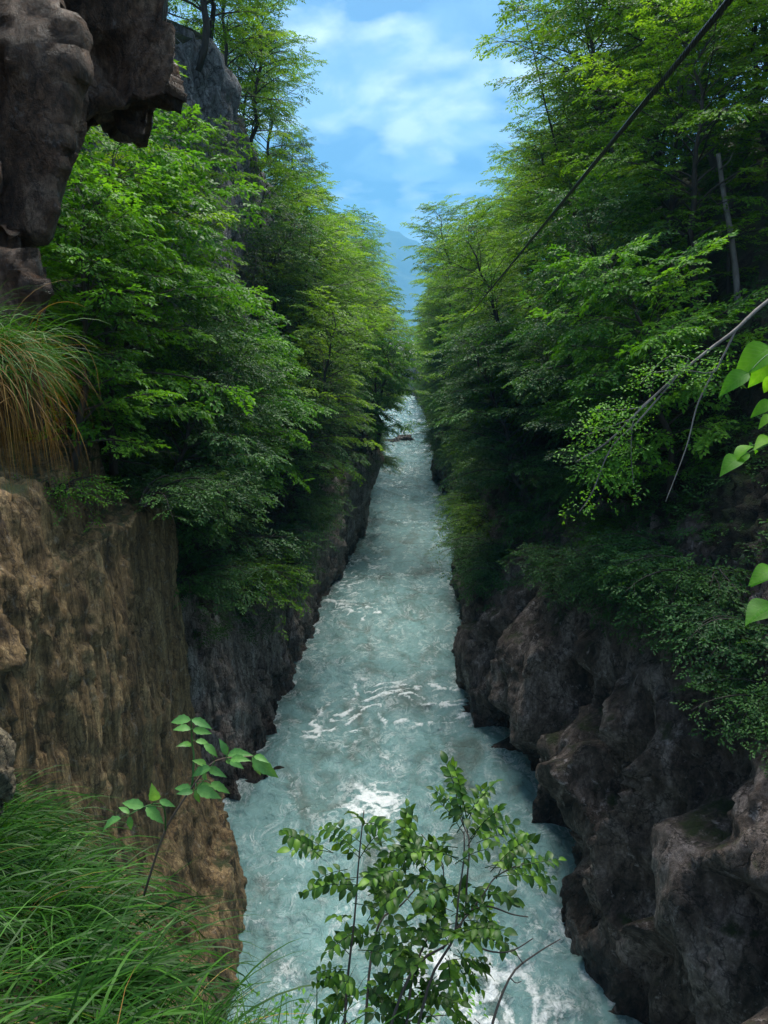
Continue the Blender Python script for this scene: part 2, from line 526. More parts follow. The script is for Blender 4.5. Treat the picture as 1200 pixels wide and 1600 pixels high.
def build_wall(name, stations, rows, rock_rows, mat, side, flute, y0, dmin=0.11, k=0.0042, seed=0.0, upper=()):
    ys, TX, TZ = wall_rows(stations, rows)
    Y = adaptive_y(y0, stations[-1][0], dmin, k)
    X = interp_cols(ys, TX, Y); Z = interp_cols(ys, TZ, Y)
    # soften the profile
    for _ in range(6):
        X[:, 1:-1] = (X[:, :-2] + 2 * X[:, 1:-1] + X[:, 2:]) / 4
        Z[:, 1:-1] = (Z[:, :-2] + 2 * Z[:, 1:-1] + Z[:, 2:]) / 4
    n, r = X.shape
    P = np.stack([X, np.repeat(Y[:, None], r, 1), Z], 2)
    du = np.gradient(P, axis=0); dvv = np.gradient(P, axis=1)
    N = np.cross(du, dvv)
    N /= np.linalg.norm(N, axis=2)[:, :, None] + 1e-9
    if (N[:, :rock_rows, 0] * side).mean() > 0:          # point towards the river
        N = -N
    p = P.reshape(-1, 3); nv = N.reshape(-1, 3)
    rk = np.repeat((1 - sstep(rock_rows - 8, rock_rows + 14, np.arange(r)))[None, :], n, 0).ravel()
    q = p + seed
    big = fbm(q * np.array([0.16, 0.16, 0.11]), 3)
    warp = fbm(q * np.array([0.3, 0.3, 0.35]) + 9, 3) * 1.1
    ph = (p[:, 1] + warp * 1.5 + p[:, 2] * 0.25 - 1.0) / 4.3
    sc_ = -np.abs(np.sin(math.pi * ph)) ** 0.8
    ph2 = (p[:, 1] + warp * 1.2 - p[:, 2] * 0.1) / 1.15
    sc2 = -np.abs(np.sin(math.pi * ph2))
    amp = flute * (1 - sstep(30, 60, p[:, 1]) * 0.55) * (0.35 + 0.65 * (1 - sstep(5.0, 9.5, p[:, 2] + 2.5 * perlin(q * 0.35))))
    f1, f2, cid = worley(q * np.array([0.75, 0.75, 0.5]) + warp[:, None] * 0.5)
    crack = -np.exp(-((f2 - f1) / 0.07) ** 2)
    rid = ridged(q * np.array([0.9, 0.9, 0.4]), 5)
    fine = fbm(q * 3.1, 4, 0.6)
    if side > 0:
        wq = fbm(q * 0.22, 2)[:, None] * 0.5
        q2 = np.stack([q[:, 1] + 0.30 * q[:, 2], q[:, 2], q[:, 0] * 0.0 + seed], 1)      # hollows leaning downstream
        h1, g1, _ = worley(q2 * np.array([0.27, 0.15, 1.0]) + wq)
        h2, g2, _ = worley(q2 * np.array([0.75, 0.42, 1.0]) + wq * 1.4 + 3)
        dip = 1 - np.clip(1 - h1 / 0.62, 0, 1) ** 0.8                                  # 1 on the ribs, 0 at the bottom of a scour hole
        _, _, _, fa = worley(q * np.array([0.7, 0.7, 0.45]) + wq, True)
        _, _, _, fb_ = worley(q * np.array([1.9, 1.9, 1.2]) + wq * 2, True)
        near = 1 - 0.5 * sstep(38, 60, p[:, 1])
        d = rk * (0.5 * big + near * flute * (dip - 0.62) + 0.30 * np.clip(h2 - 0.55, -.5, .4) + 0.50 * fa + 0.13 * fb_ + 0.10 * (rid - 0.5) + 0.04 * fine + 0.02 * fbm(q * 9.0, 2))
    else:
        h1, _, _ = worley(q * np.array([0.36, 0.36, 0.14]) + warp[:, None] * .25)
        _, _, _, fa = worley(q * np.array([0.9, 0.9, 0.4]) + warp[:, None] * .4, True)
        d = rk * (0.6 * big + flute * 1.8 * (h1 - 0.55) + 0.45 * fa + 0.07 * crack + 0.25 * (rid - 0.5) + 0.10 * fine + 0.04 * fbm(q * 9.0, 2))
    d = d + (1 - rk) * (0.9 * big + 0.5 * rid - 0.25 + 0.3 * fine + 0.5 * (cid - .5))
    p = p + nv * d[:, None]
    i, j = np.meshgrid(np.arange(n - 1), np.arange(r - 1), indexing='ij')
    i, j = i.ravel(), j.ravel()
    F = np.stack([i * r + j, (i + 1) * r + j, (i + 1) * r + j + 1, i * r + j + 1], 1)
    if side < 0:
        F = F[:, ::-1]
    me = mesh_np(name, p, F, mat, True)
    mi = np.zeros(len(F), dtype=np.int32)
    jit = (fbm(p[F[:, 0]] * 0.5, 3) * 5)
    for k_, (r0_, m2_) in enumerate(upper):
        me.materials.append(m2_)
        mi[j + jit > r0_] = k_ + 1
    me.polygons.foreach_set('material_index', mi)
    o = link(name, me, kind='structure')
    return p.reshape(n, r, 3), Y

LROWS = [6, 34, 34, 22, 16, 44, 10, 8]
def lst(Y, Xw, zr, Xr, Xc, zc, Xt, zt):
    return (Y, [(Xw + .3, -1.6), (Xw, 0), ((Xw + Xr) / 2 - .2, zr * .5), (Xr, zr), ((Xr * .5 + Xc * .5), zr + (zc - zr) * .55), (Xc, zc), (Xt, zt), (Xt - 14, zt + 6), (-90, zt + 30)])
LEFT = [lst(14, -7.5, 6, -11, -15, 15, -16, 36), lst(25, -7.2, 7.5, -9.4, -14, 16, -15, 36), lst(28.5, -7.6, 8, -9.6, -13.4, 16, -14.3, 36), lst(31, -6.3, 8, -8.3, -12.5, 16, -13.5, 36),
        lst(38, -5.8, 5, -6.4, -11, 15, -12, 35), lst(45, -5.3, 5.5, -5.7, -9.0, 15, -8.7, 36), lst(55, -5.1, 7, -5.0, -9.5, 16, -10, 35),
        lst(60, -4.4, 8, -3.8, -9.5, 16, -10, 35), lst(68, -3.3, 8.5, -2.0, -9, 16, -9.6, 34), lst(77, -1.9, 8.5, -0.3, -9, 16, -9.6, 34), lst(81, -2.2, 8.5, -1.2, -9, 16, -9.5, 33), lst(100, -3.2, 8, -3, -9, 15, -9.6, 32),
        lst(130, -4.0, 7, -4.4, -10, 14, -11, 30), lst(170, -4.2, 6, -4.8, -10, 13, -11, 27), lst(216, -6.2, 6, -6.6, -11, 12, -12, 23), lst(290, -4.5, 6, -5, -10, 11, -11, 18), lst(312, -5, 6, -6, -11, 11, -13, 17)]
RROWS = [6, 34, 34, 22, 22, 16, 12, 8]
def rst(Y, Xw, zr, Xr, Xs, zs, Xt, zt):
    return (Y, [(Xw - .3, -1.6), (Xw, 0), ((Xw + Xr) / 2 - .4, zr * .5), (Xr, zr), ((Xr + Xs) / 2, (zr + zs) / 2 + .8), (Xs, zs), (Xt, zt), (Xt + 15, zt + 14), (110, zt + 60)])
RIGHT = [rst(7, 8.3, 9, 9.4, 12.5, 19, 15, 23), rst(14, 8.1, 9, 9.0, 12.3, 19, 14.8, 23), rst(20, 7.9, 9, 8.6, 12, 18.5, 14.5, 23), rst(24, 7.7, 8.2, 8.0, 12, 18, 14.5, 23), rst(28, 8.0, 7.5, 8.2, 12, 18, 14.5, 23),
         rst(33.4, 6.9, 6.2, 7.6, 12, 18, 15, 23), rst(40, 5.8, 5.5, 6.8, 12, 18, 15, 23), rst(47, 6.2, 5.2, 7.2, 12, 18, 15, 24), rst(58, 6.3, 5.0, 7.4, 12.5, 19, 16, 25),
         rst(76, 8.9, 5, 10, 14, 19, 18, 26), rst(100, 9.3, 6, 10, 14, 19, 18, 26), rst(111, 8.2, 7, 8.6, 13, 18, 17, 25), rst(130, 10.2, 6, 10.9, 15, 18, 19, 25),
         rst(170, 11.8, 6, 12.6, 16.5, 17, 20, 23), rst(238, 13.0, 6, 13.8, 18, 15, 21, 20), rst(312, 12.6, 6, 13.6, 18, 14, 21, 18)]
LP, LY = build_wall('gorge_wall_left', LEFT, LROWS, 74, M['rock_left'], -1, 0.5, 14.0, seed=3.3, upper=[(78, M['soil']), (112, M['rock_pale']), (158, M['soil'])])
RP, RY = build_wall('gorge_wall_right', RIGHT, RROWS, 74, M['rock_right'], 1, 3.4, 7.0, seed=11.9, upper=[(96, M['soil'])])

def on_wall(P, Ys, Y, row):
    i = int(np.clip(np.searchsorted(Ys, Y), 0, len(Ys) - 1))
    return P[i, int(row)]

def on_wall_z(P, Ys, Y, z, lo=6):
    i = int(np.clip(np.searchsorted(Ys, Y), 0, len(Ys) - 1))
    zz_ = P[i, lo:, 2]
    return P[i, lo + int(np.argmax(zz_ >= z))]

# river
ny = adaptive_y(5.0, 330.0, 0.10, 0.0036)
nx = 210
WX = np.linspace(-10.5, 15.5, nx)
gx, gy = np.meshgrid(WX, ny, indexing='xy')
pw = np.stack([gx.ravel(), gy.ravel(), np.zeros(gx.size)], 1)
fl = pw * np.array([0.55, 0.30, 1]) ; fl[:, 2] = 4.2
wv = fbm(pw * np.array([0.22, 0.20, 0]) + 2.7, 3) * 0.34
wp = fbm(pw * np.array([0.5, 0.4, 0]) + 8.1, 2)
wv += (ridged(pw * np.array([0.55, 0.8, 0]) + wp[:, None] * 0.8 + 5.5, 4) - 0.5) * 0.26
wv += (ridged(pw * np.array([1.9, 2.5, 0]) + wp[:, None] * 1.2 + 1.5, 3) - 0.5) * 0.06
foam = sstep(0.42, 0.80, ridged(pw * np.array([0.55, 0.8, 0]) + wp[:, None] * 0.8 + 5.5, 4)) * sstep(-0.15, 0.5, fbm(pw * np.array([0.16, 0.09, 0]) + 3.9, 3)) * 0.8
for (fx, fy, rx, ry, a) in [(-0.5, 29.5, 2.0, 2.4, 1.0), (1.2, 26.5, 1.6, 2.0, 0.6), (3.6, 19.5, 2.4, 3.2, 0.9), (1.8, 20.5, 2.0, 3.0, 0.75), (5.4, 17.5, 1.6, 3.0, 0.85), (0.3, 33.0, 1.6, 2.6, 0.55), (-3.3, 20.0, 1.3, 3.0, 0.5), (5.6, 22.0, 1.0, 1.4, 0.6)]:
    g = np.exp(-(((pw[:, 0] - fx) / rx) ** 2 + ((pw[:, 1] - fy) / ry) ** 2))
    foam = np.maximum(foam, a * g * sstep(0.25, 0.85, ridged(pw * np.array([0.8, 0.8, 0]) + wp[:, None] * 1.4 + 2.2, 5) + 0.15 * g))
    wv = wv + a * g * 0.18 * (ridged(pw * np.array([0.9, 0.9, 0]) + 2.2, 3) - 0.3)
for P_, Y_ in ((LP, LY), (RP, RY)):
    xe = P_[np.arange(len(Y_)), np.argmax(P_[:, :, 2] > 0.05, axis=1), 0]
    dist = np.abs(pw[:, 0] - np.interp(pw[:, 1], Y_, xe))
    foam = np.maximum(foam, 0.62 * np.exp(-(dist / 0.7) ** 2) * sstep(0.25, 0.75, ridged(pw * np.array([0.7, 0.6, 0]) + 7.7, 4)))
pw[:, 2] = wv
i, j = np.meshgrid(np.arange(len(ny) - 1), np.arange(nx - 1), indexing='ij')
i, j = i.ravel(), j.ravel()
WF = np.stack([i * nx + j, i * nx + j + 1, (i + 1) * nx + j + 1, (i + 1) * nx + j], 1)
m_, t_, b_ = new_mat('glacial_water')
v1 = mapped(t_, (1.0, 0.55, 1))
v2 = mapped(t_, (1.0, 0.8, 1), rot=(0, 0, 0.2))
c1 = noise_node(t_, v1, 0.42, 8, 0.62, 1.0)
body = ramp_node(t_, c1.outputs['Fac'], [(0.32, (0.10, 0.145, 0.13)), (0.50, (0.145, 0.27, 0.27)), (0.68, (0.205, 0.365, 0.37))]).outputs[0]
st = noise_node(t_, v2, 0.95, 10, 0.68, 1.3)
web = t_.nodes.new('ShaderNodeMath'); web.operation = 'SUBTRACT'; web.inputs[1].default_value = 0.5
t_.links.new(st.outputs['Fac'], web.inputs[0])
wab = t_.nodes.new('ShaderNodeMath'); wab.operation = 'ABSOLUTE'
t_.links.new(web.outputs[0], wab.inputs[0])
webr = ramp_node(t_, wab.outputs[0], [(0.0, (1, 1, 1)), (0.055, (0, 0, 0))])          # thin foam filaments
pat = noise_node(t_, v1, 0.8, 5, 0.6, 0.8)
patr = ramp_node(t_, pat.outputs['Fac'], [(0.44, (0, 0, 0)), (0.64, (1, 1, 1))])
fil = t_.nodes.new('ShaderNodeMath'); fil.operation = 'MULTIPLY'
t_.links.new(webr.outputs[0], fil.inputs[0]); t_.links.new(patr.outputs[0], fil.inputs[1])
fat = t_.nodes.new('ShaderNodeAttribute'); fat.attribute_name = 'foam'
fbr = noise_node(t_, v2, 3.2, 9, 0.75, 1.5)
fbm_ = t_.nodes.new('ShaderNodeMath'); fbm_.operation = 'MULTIPLY_ADD'
t_.links.new(fbr.outputs['Fac'], fbm_.inputs[0]); fbm_.inputs[1].default_value = 1.5; fbm_.inputs[2].default_value = -0.78
fad = t_.nodes.new('ShaderNodeMath'); fad.operation = 'ADD'
t_.links.new(fat.outputs['Fac'], fad.inputs[0]); t_.links.new(fbm_.outputs[0], fad.inputs[1])
fdr = ramp_node(t_, fad.outputs[0], [(0.36, (0, 0, 0)), (0.72, (1, 1, 1))])
fmx = t_.nodes.new('ShaderNodeMath'); fmx.operation = 'MAXIMUM'
fil2 = t_.nodes.new('ShaderNodeMath'); fil2.operation = 'MULTIPLY'; fil2.inputs[1].default_value = 0.45
t_.links.new(fil.outputs[0], fil2.inputs[0])
t_.links.new(fdr.outputs[0], fmx.inputs[0]); t_.links.new(fil2.outputs[0], fmx.inputs[1])
t_.links.new(mix_rgb(t_, fmx.outputs[0], body, (0.80, 0.86, 0.88)), b_.inputs['Base Color'])
rgh = ramp_node(t_, fmx.outputs[0], [(0, (0.09,) * 3), (0.6, (0.6,) * 3)])
t_.links.new(rgh.outputs[0], b_.inputs['Roughness'])
b_.inputs['IOR'].default_value = 1.33
bh = noise_node(t_, v2, 2.6, 7, 0.62, 1.0)
bp = t_.nodes.new('ShaderNodeBump'); bp.inputs['Strength'].default_value = 0.85; bp.inputs['Distance'].default_value = 0.27
t_.links.new(bh.outputs['Fac'], bp.inputs['Height'])
bp2 = t_.nodes.new('ShaderNodeBump'); bp2.inputs['Strength'].default_value = 0.5; bp2.inputs['Distance'].default_value = 0.06
t_.links.new(fmx.outputs[0], bp2.inputs['Height'])
t_.links.new(bp.outputs[0], bp2.inputs['Normal'])
t_.links.new(bp2.outputs[0], b_.inputs['Normal'])
link('river', mesh_np('river', pw, WF, m_, True, {'foam': foam}), kind='structure')

# mountain range beyond the gorge
mxs = np.linspace(-8400, 8400, 260); mys = np.linspace(6000, 11200, 110)
gx, gy = np.meshgrid(mxs, mys, indexing='xy')
pm = np.stack([gx.ravel(), gy.ravel(), np.zeros(gx.size)], 1)
rid = np.clip(1 - np.abs(pm[:, 1] - 8600) / 2500, 0, 1)
along = 1300 * np.exp(-(np.abs(pm[:, 0] + 150) / 1500) ** 1.6) + 900 * np.exp(-((pm[:, 0] + 3300) / 1900) ** 2) + 800 * np.exp(-((pm[:, 0] - 3600) / 1900) ** 2)
pm[:, 2] = -20 + along * rid ** 1.1 * (1 + 0.16 * fbm(pm * np.array([.0011, .0011, 0]) + 1.3, 5)) + rid * 70 * fbm(pm * np.array([.003, .003, 0]), 5)
r_ = len(mxs)
i, j = np.meshgrid(np.arange(len(mys) - 1), np.arange(r_ - 1), indexing='ij')
i, j = i.ravel(), j.ravel()
m_, t_, b_ = new_mat('forested_mountain')
nn = noise_node(t_, mapped(t_, (1, 1, 1)), 0.012, 8, 0.65)
t_.links.new(ramp_node(t_, nn.outputs['Fac'], [(0.35, (0.02, 0.04, 0.02)), (0.6, (0.05, 0.08, 0.03)), (0.72, (0.14, 0.14, 0.10))]).outputs[0], b_.inputs['Base Color'])
b_.inputs['Roughness'].default_value = 0.95
link('mountain', mesh_np('mountain', pm, np.stack([i * r_ + j, i * r_ + j + 1, (i + 1) * r_ + j + 1, (i + 1) * r_ + j], 1), m_, True), kind='structure')

# far bank where the river bends away
fx = np.linspace(-40, 60, 160); fz = np.linspace(0, 1, 60)
gx, gz = np.meshgrid(fx, fz, indexing='xy')
tt = gz.ravel()
pf = np.stack([gx.ravel(), 318 + 60 * np.clip(tt - 0.55, 0, 1) * 2.2, np.where(tt < .55, -2 + 17 * tt / .55, 15 + 6 * (tt - .55) / .45)], 1)
dsp = ridged(pf * np.array([.12, .12, .07]), 5) * 3.2 + fbm(pf * .5, 4) * .7
pf[:, 1] -= dsp * (1 - sstep(0.5, 0.7, tt)); pf[:, 2] += dsp * sstep(0.5, 0.7, tt) * .5
r_ = len(fx)
i, j = np.meshgrid(np.arange(len(fz) - 1), np.arange(r_ - 1), indexing='ij')
i, j = i.ravel(), j.ravel()
link('far_bank', mesh_np('far_bank', pf, np.stack([i * r_ + j, i * r_ + j + 1, (i + 1) * r_ + j + 1, (i + 1) * r_ + j], 1), M['rock_pale'], True), kind='structure')

# ------------------------------------------------------------------ rocks: solid blocks fused and weathered
def prism(mb, front, back):
    n = len(front)
    V = np.concatenate([front, back])
    q = [(i, (i + 1) % n, n + (i + 1) % n, n + i) for i in range(n)]
    t = []
    for k in range(1, n - 1):
        t.append((0, k + 1, k)); t.append((n, n + k, n + k + 1))
    mb.add(V, q, t)

def ellipsoid(mb, c, rad, rot=(0, 0, 0), nu=20, nvv=12):
    th = np.linspace(0, math.pi, nvv)[1:-1]; ph = np.arange(nu) * 2 * math.pi / nu
    V = [np.array([0, 0, 1.0])]
    for a in th:
        for b in ph:
            V.append(np.array([math.sin(a) * math.cos(b), math.sin(a) * math.sin(b), math.cos(a)]))
    V.append(np.array([0, 0, -1.0]))
    V = np.array(V) * np.array(rad)
    V = V @ np.array(Euler(rot).to_matrix()).T + np.array(c)
    q, t = [], []
    nr = nvv - 2
    for a in range(nr - 1):
        for b in range(nu):
            q.append((1 + a * nu + b, 1 + (a + 1) * nu + b, 1 + (a + 1) * nu + (b + 1) % nu, 1 + a * nu + (b + 1) % nu))
    for b in range(nu):
        t.append((0, 1 + b, 1 + (b + 1) % nu))
        e = len(V) - 1
        t.append((e, 1 + (nr - 1) * nu + (b + 1) % nu, 1 + (nr - 1) * nu + b))
    mb.add(V, q, t)

def fuse(name, mb, voxel, mat, disp, smooth_iter=4):
    me = mb.build(name + '_raw', None)
    o = bpy.data.objects.new('tmp', me)
    COL.objects.link(o)
    mo = o.modifiers.new('r', 'REMESH'); mo.mode = 'VOXEL'; mo.voxel_size = voxel
    ms = o.modifiers.new('s', 'SMOOTH'); ms.iterations = smooth_iter; ms.factor = 0.5
    dg = bpy.context.evaluated_depsgraph_get()
    dg.update()
    res = bpy.data.meshes.new_from_object(o.evaluated_get(dg))
    bpy.data.objects.remove(o)
    bpy.data.meshes.remove(me)
    n = len(res.vertices)
    co = np.zeros(n * 3, dtype=np.float32); res.vertices.foreach_get('co', co); co = co.reshape(-1, 3).astype(np.float64)
    no = np.zeros(n * 3, dtype=np.float32); res.vertices.foreach_get('normal', no); no = no.reshape(-1, 3).astype(np.float64)
    co += no * disp(co)[:, None]
    res.vertices.foreach_set('co', co.astype(np.float32).ravel())
    res.update()
    res.polygons.foreach_set('use_smooth', np.ones(len(res.polygons), dtype=bool))
    res.materials.clear()
    res.materials.append(mat)
    res.name = name
    return res

def rough_rock(scale=1.0, amp=1.0, stretch=0.5, seed=0.0):
    def f(p):
        q = (p + seed) / scale
        s = np.array([1, 1, stretch])
        wq = fbm(q * 0.6 * s, 2)
        f1, f2, cid, fa = worley(q * 0.9 * s + wq[:, None] * .5, True)
        g1, g2, gid, fb_ = worley(q * 2.6 * s + wq[:, None] * .6 + 4, True)
        return amp * (0.30 * fbm(q * 0.5 * s, 3) + 0.10 * (ridged(q * 1.2 * s, 4) - .5) + 0.75 * fa + 0.22 * (cid - .5) + 0.07 * fb_
                      - 0.03 * np.exp(-((g2 - g1) / .06) ** 2) + 0.05 * fbm(q * 5, 3, .6))
    return f

def thick(A, k, dx):
    return CAM + (A - CAM) * k + np.array([dx, 0, 0])
# dark overhang at the top left
def outline(px, zc):
    return np.array([at_depth(x - 26, y - 26, zc) for x, y in px])

mb = MB()
A = outline([(-420, -260), (330, -260), (292, -20), (290, 60), (300, 130), (292, 175), (255, 192), (205, 190), (150, 205), (120, 180), (-420, 180)], 7.6)
prism(mb, A, thick(A, 1.4, -.5))
A = outline([(185, 150), (275, 150), (272, 205), (255, 242), (232, 246), (205, 225)], 7.9)
prism(mb, A, thick(A, 1.2, -.25))
A = outline([(-420, -200), (125, -200), (140, 60), (128, 190), (118, 300), (110, 360), (96, 398), (40, 392), (-420, 410)], 6.6)
prism(mb, A, thick(A, 1.4, -.5))
A = outline([(-420, 350), (60, 360), (70, 430), (88, 450), (84, 505), (66, 560), (-60, 640), (-420, 700)], 6.2)
prism(mb, A, thick(A, 1.4, -.5))
A = outline([(-900, -500), (-30, -500), (-60, 900), (-900, 1300)], 6.0)
prism(mb, A, thick(A, 1.6, -.6))
me = fuse('rock_overhang', mb, 0.066, M['rock_dark'], rough_rock(1.1, 0.55, 0.8, 2.0), 1)
o = link('rock_overhang', me)
o['label'] = 'dark brown rock overhang with a blunt nose jutting into the upper left corner'
o['category'] = 'rock'

# ochre buttress on the left
mb = MB()
def plan(pts, z0, z1, dx=0.0):
    a = np.array([(x, y, z0) for x, y in pts]); b = np.array([(x + dx, y, z1) for x, y in pts])
    prism(mb, a, b)
plan([(-7.1, 9), (-6.7, 14), (-6.6, 20), (-6.75, 24.8), (-7.5, 25.9), (-10, 26.3), (-16, 25), (-16, 9)], 0.5, 15.2, -0.5)
plan([(-7.0, 9), (-6.9, 13.5), (-7.5, 18), (-8.4, 23), (-16, 24), (-16, 9)], 14, 17.0, -0.6)
plan([(-4.7, 15), (-4.6, 20), (-4.9, 23.4), (-6.0, 26.4), (-8, 27), (-14, 26), (-14, 15)], -2, 2.6, -0.5)
plan([(-5.6, 15), (-5.5, 20), (-5.8, 23.8), (-6.6, 26.2), (-9, 26.6), (-14, 26), (-14, 15)], 2.0, 5.2, -0.9)
def butt(p):
    q = p + 5.0
    wq = fbm(q * .5, 2)
    v = ridged(q * np.array([1.3, 1.3, .22]) + wq[:, None] * .3, 5)
    v2 = ridged(q * np.array([3.2, 3.2, .5]) + wq[:, None] * .4, 3)
    f1, f2, cid = worley(q * np.array([.8, .8, .45]) + wq[:, None] * .7)
    h1, _, _ = worley(q * np.array([.55, .55, .16]) + wq[:, None] * .4)
    _, _, _, fa = worley(q * np.array([.9, .9, .3]) + wq[:, None] * .5, True)
    return .30 * fbm(q * np.array([.35, .35, .15]), 3) + .22 * (h1 - .55) + .16 * fa + .30 * (v - .5) + .14 * (v2 - .5) - .06 * np.exp(-((f2 - f1) / .04) ** 2) + .03 * fbm(q * 4, 3, .6)
me = fuse('rock_buttress', mb, 0.11, M['rock_ochre'], butt, 4)
o = link('rock_buttress', me)
o['label'] = 'ochre brown rock face with vertical streaks left of the river above the grass'
o['category'] = 'rock face'

# ledge the camera stands on
gx, gy = np.meshgrid(np.linspace(-9, 4, 120), np.linspace(-5, 6.5, 110), indexing='xy')
def ledge_z(x, y):
    edge = np.interp(x, [-9, -4, -2.4, -1.5, -0.9, -0.45, 0.0, 0.6, 4], [6.2, 5.0, 4.3, 3.3, 2.3, 1.75, 1.62, 1.5, 1.2])
    top = np.interp(x, [-9, -3.2, -1.6, 0, 4], [18.9, 18.0, 17.95, 18.25, 18.3]) - 0.34 * np.clip(y - 1.3, 0, 9) - 0.25 * np.clip(x + 1.6, 0, 1.6) * sstep(1.4, 2.6, y)
    d = np.clip(y - edge, 0, 10)
    return top - d * 6.0 - 0.3 * sstep(-.3, .1, y - edge), d
zl, dl = ledge_z(gx.ravel(), gy.ravel())
pl = np.stack([gx.ravel(), gy.ravel(), zl], 1)
pl[:, 2] += 0.10 * fbm(pl * np.array([1.2, 1.2, .3]), 4)
m_, t_, b_ = new_mat('earth_ledge')
nn = noise_node(t_, mapped(t_, (1, 1, 1)), 5, 8, .7)
t_.links.new(ramp_node(t_, nn.outputs['Fac'], [(0.3, (0.012, 0.008, 0.005)), (0.7, (0.07, 0.05, 0.03))]).outputs[0], b_.inputs['Base Color'])
b_.inputs['Roughness'].default_value = 0.95
i, j = np.meshgrid(np.arange(109), np.arange(119), indexing='ij')
i, j = i.ravel(), j.ravel()
link('ledge', mesh_np('ledge', pl, np.stack([i * 120 + j, i * 120 + j + 1, (i + 1) * 120 + j + 1, (i + 1) * 120 + j], 1), m_, True), kind='structure')

# boulders in the river
def boulder(c, rad, seed, label, rot=(0, 0, 0), mat='rock_right', vox=None):
    mb = MB()
    ellipsoid(mb, (0, 0, 0), rad, rot)
    ellipsoid(mb, (rad[0] * .5, rad[1] * .3, -rad[2] * .2), np.array(rad) * .7, rot)
    me = fuse('boulder', mb, vox or max(rad) / 14, M[mat], rough_rock(max(rad) * .9, max(rad) * .5, .8, seed), 1)
    o = link('boulder', me, loc=c)
    o['label'] = label; o['category'] = 'boulder'; o['group'] = 'boulders at the waterline'
    return o
p_ = at_y(632, 684, 159); boulder((p_[0], p_[1], 0.2), (2.0, 1.6, .75), 3.0, 'low dark boulder breaking the surface in the middle of the distant river')
p_ = at_y(612, 688, 157); boulder((p_[0], p_[1], -0.05), (1.6, 1.2, .42), 8.0, 'flat rock awash just left of the boulder in the distant river')
p_ = at_y(448, 1198, 31.8); boulder((p_[0] - .3, p_[1], -0.12), (.5, .5, .34), 13.0, 'small wet boulder at the foot of the left wall by white ripples')
p_ = at_y(415, 1206, 31.3); boulder((p_[0] - .5, p_[1], 0.1), (.6, .6, .55), 23.0, 'dark knobbly boulder wedged between left wall and river')
p_ = at_y(600, 612, 300); boulder((p_[0] + 3.5, 300, 2.0), (4.0, 3.5, 5.5), 33.0, 'pale grey rock slab at the far river bend', mat='rock_pale')
p_ = at_depth(-20, 1190, 3.7); boulder(p_ + np.array([-.08, .1, -.15]), (.12, .16, .24), 43.0, 'pale yellowish rock at the left edge behind the grass', mat='rock_buff')

# ------------------------------------------------------------------ trees and shrubs
def spray_template(rng, n=14, length=0.62, leaf=0.105, width=0.55, needle=False):
    """flat twig of alternating leaves in the local XY plane, X along the twig: returns list of (base, dir, len, wid)"""
    L = []
    if needle:
        for k in range(n):
            t = (k + .5) / n
            s = 1 if k % 2 else -1
            L.append((np.array([t * length, 0, 0]), math.radians(52) * s + rng.uniform(-.15, .15), leaf * (1.15 - .7 * t) * 2.0, leaf * .42))
        L.append((np.array([length * .9, 0, 0]), 0, leaf * 1.5, leaf * .4))
    else:
        for k in range(n):
            t = (k + .6) / n
            s = 1 if k % 2 else -1
            off = (0.30 * (1 - t) + .04) * length * rng.uniform(.2, 1.0) * s
            L.append((np.array([t * length, off * .75, 0]), math.radians(rng.uniform(25, 62)) * s, leaf * rng.uniform(.75, 1.15), leaf * width * rng.uniform(.85, 1.1)))
        L.append((np.array([length, 0, 0]), rng.uniform(-.2, .2), leaf, leaf * width))
    return L

def leaves_mesh(name, O, D, U, Sx, tpls, rng, mat, tone0, curl=0.12):
    """O origins, D directions, U ups, Sx scales of all the sprays (N,...)"""
    N = len(O)
    D = D / np.linalg.norm(D, axis=1)[:, None]
    Sd = np.cross(U, D); Sd /= np.linalg.norm(Sd, axis=1)[:, None] + 1e-9
    U = np.cross(D, Sd)
    VV, TT = [], []
    which = rng.integers(0, len(tpls), N)
    for ti, tp in enumerate(tpls):
        m = which == ti
        if not m.any():
            continue
        o, d, s, u, sx, tn = O[m], D[m], Sd[m], U[m], Sx[m], tone0[m]
        for (b, a, ln, wd) in tp:
            k = len(o)
            ja = a + rng.normal(0, .22, k)
            tilt = rng.normal(-.15, .22, k)
            roll = rng.normal(0, .26, k)
            ca, sa = np.cos(ja)[:, None], np.sin(ja)[:, None]
            ld = d * ca + s * sa
            ld = ld * np.cos(tilt)[:, None] + u * np.sin(tilt)[:, None]
            ls = -d * sa + s * ca
            ls = ls * np.cos(roll)[:, None] + u * np.sin(roll)[:, None]
            lu = np.cross(ld, ls)
            S_ = (sx * rng.uniform(.8, 1.2, k))[:, None]
            droop = -(b[0] ** 2) * 0.35
            base = o + (d * b[0] + s * b[1] + u * droop) * sx[:, None] + rng.normal(0, .015, (k, 3))
            p0 = base
            p1 = base + (ld * ln * .45 + ls * wd * .5 + lu * ln * curl) * S_
            p2 = base + (ld * ln - lu * ln * curl * .6) * S_
            p3 = base + (ld * ln * .45 - ls * wd * .5 + lu * ln * curl) * S_
            VV.append(np.stack([p0, p1, p2, p3], 1).reshape(-1, 3))
            TT.append(np.repeat(np.clip(tn + rng.normal(0, .13, k), 0, 1), 4))
    V = np.concatenate(VV); T = np.concatenate(TT)
    F = np.arange(len(V)).reshape(-1, 4)
    F = np.concatenate([F[:, [0, 1, 2]], F[:, [0, 2, 3]]])
    return mesh_np(name, V, F, mat, False, {'tone': T})

def unit(v):
    return v / (np.linalg.norm(v) + 1e-12)

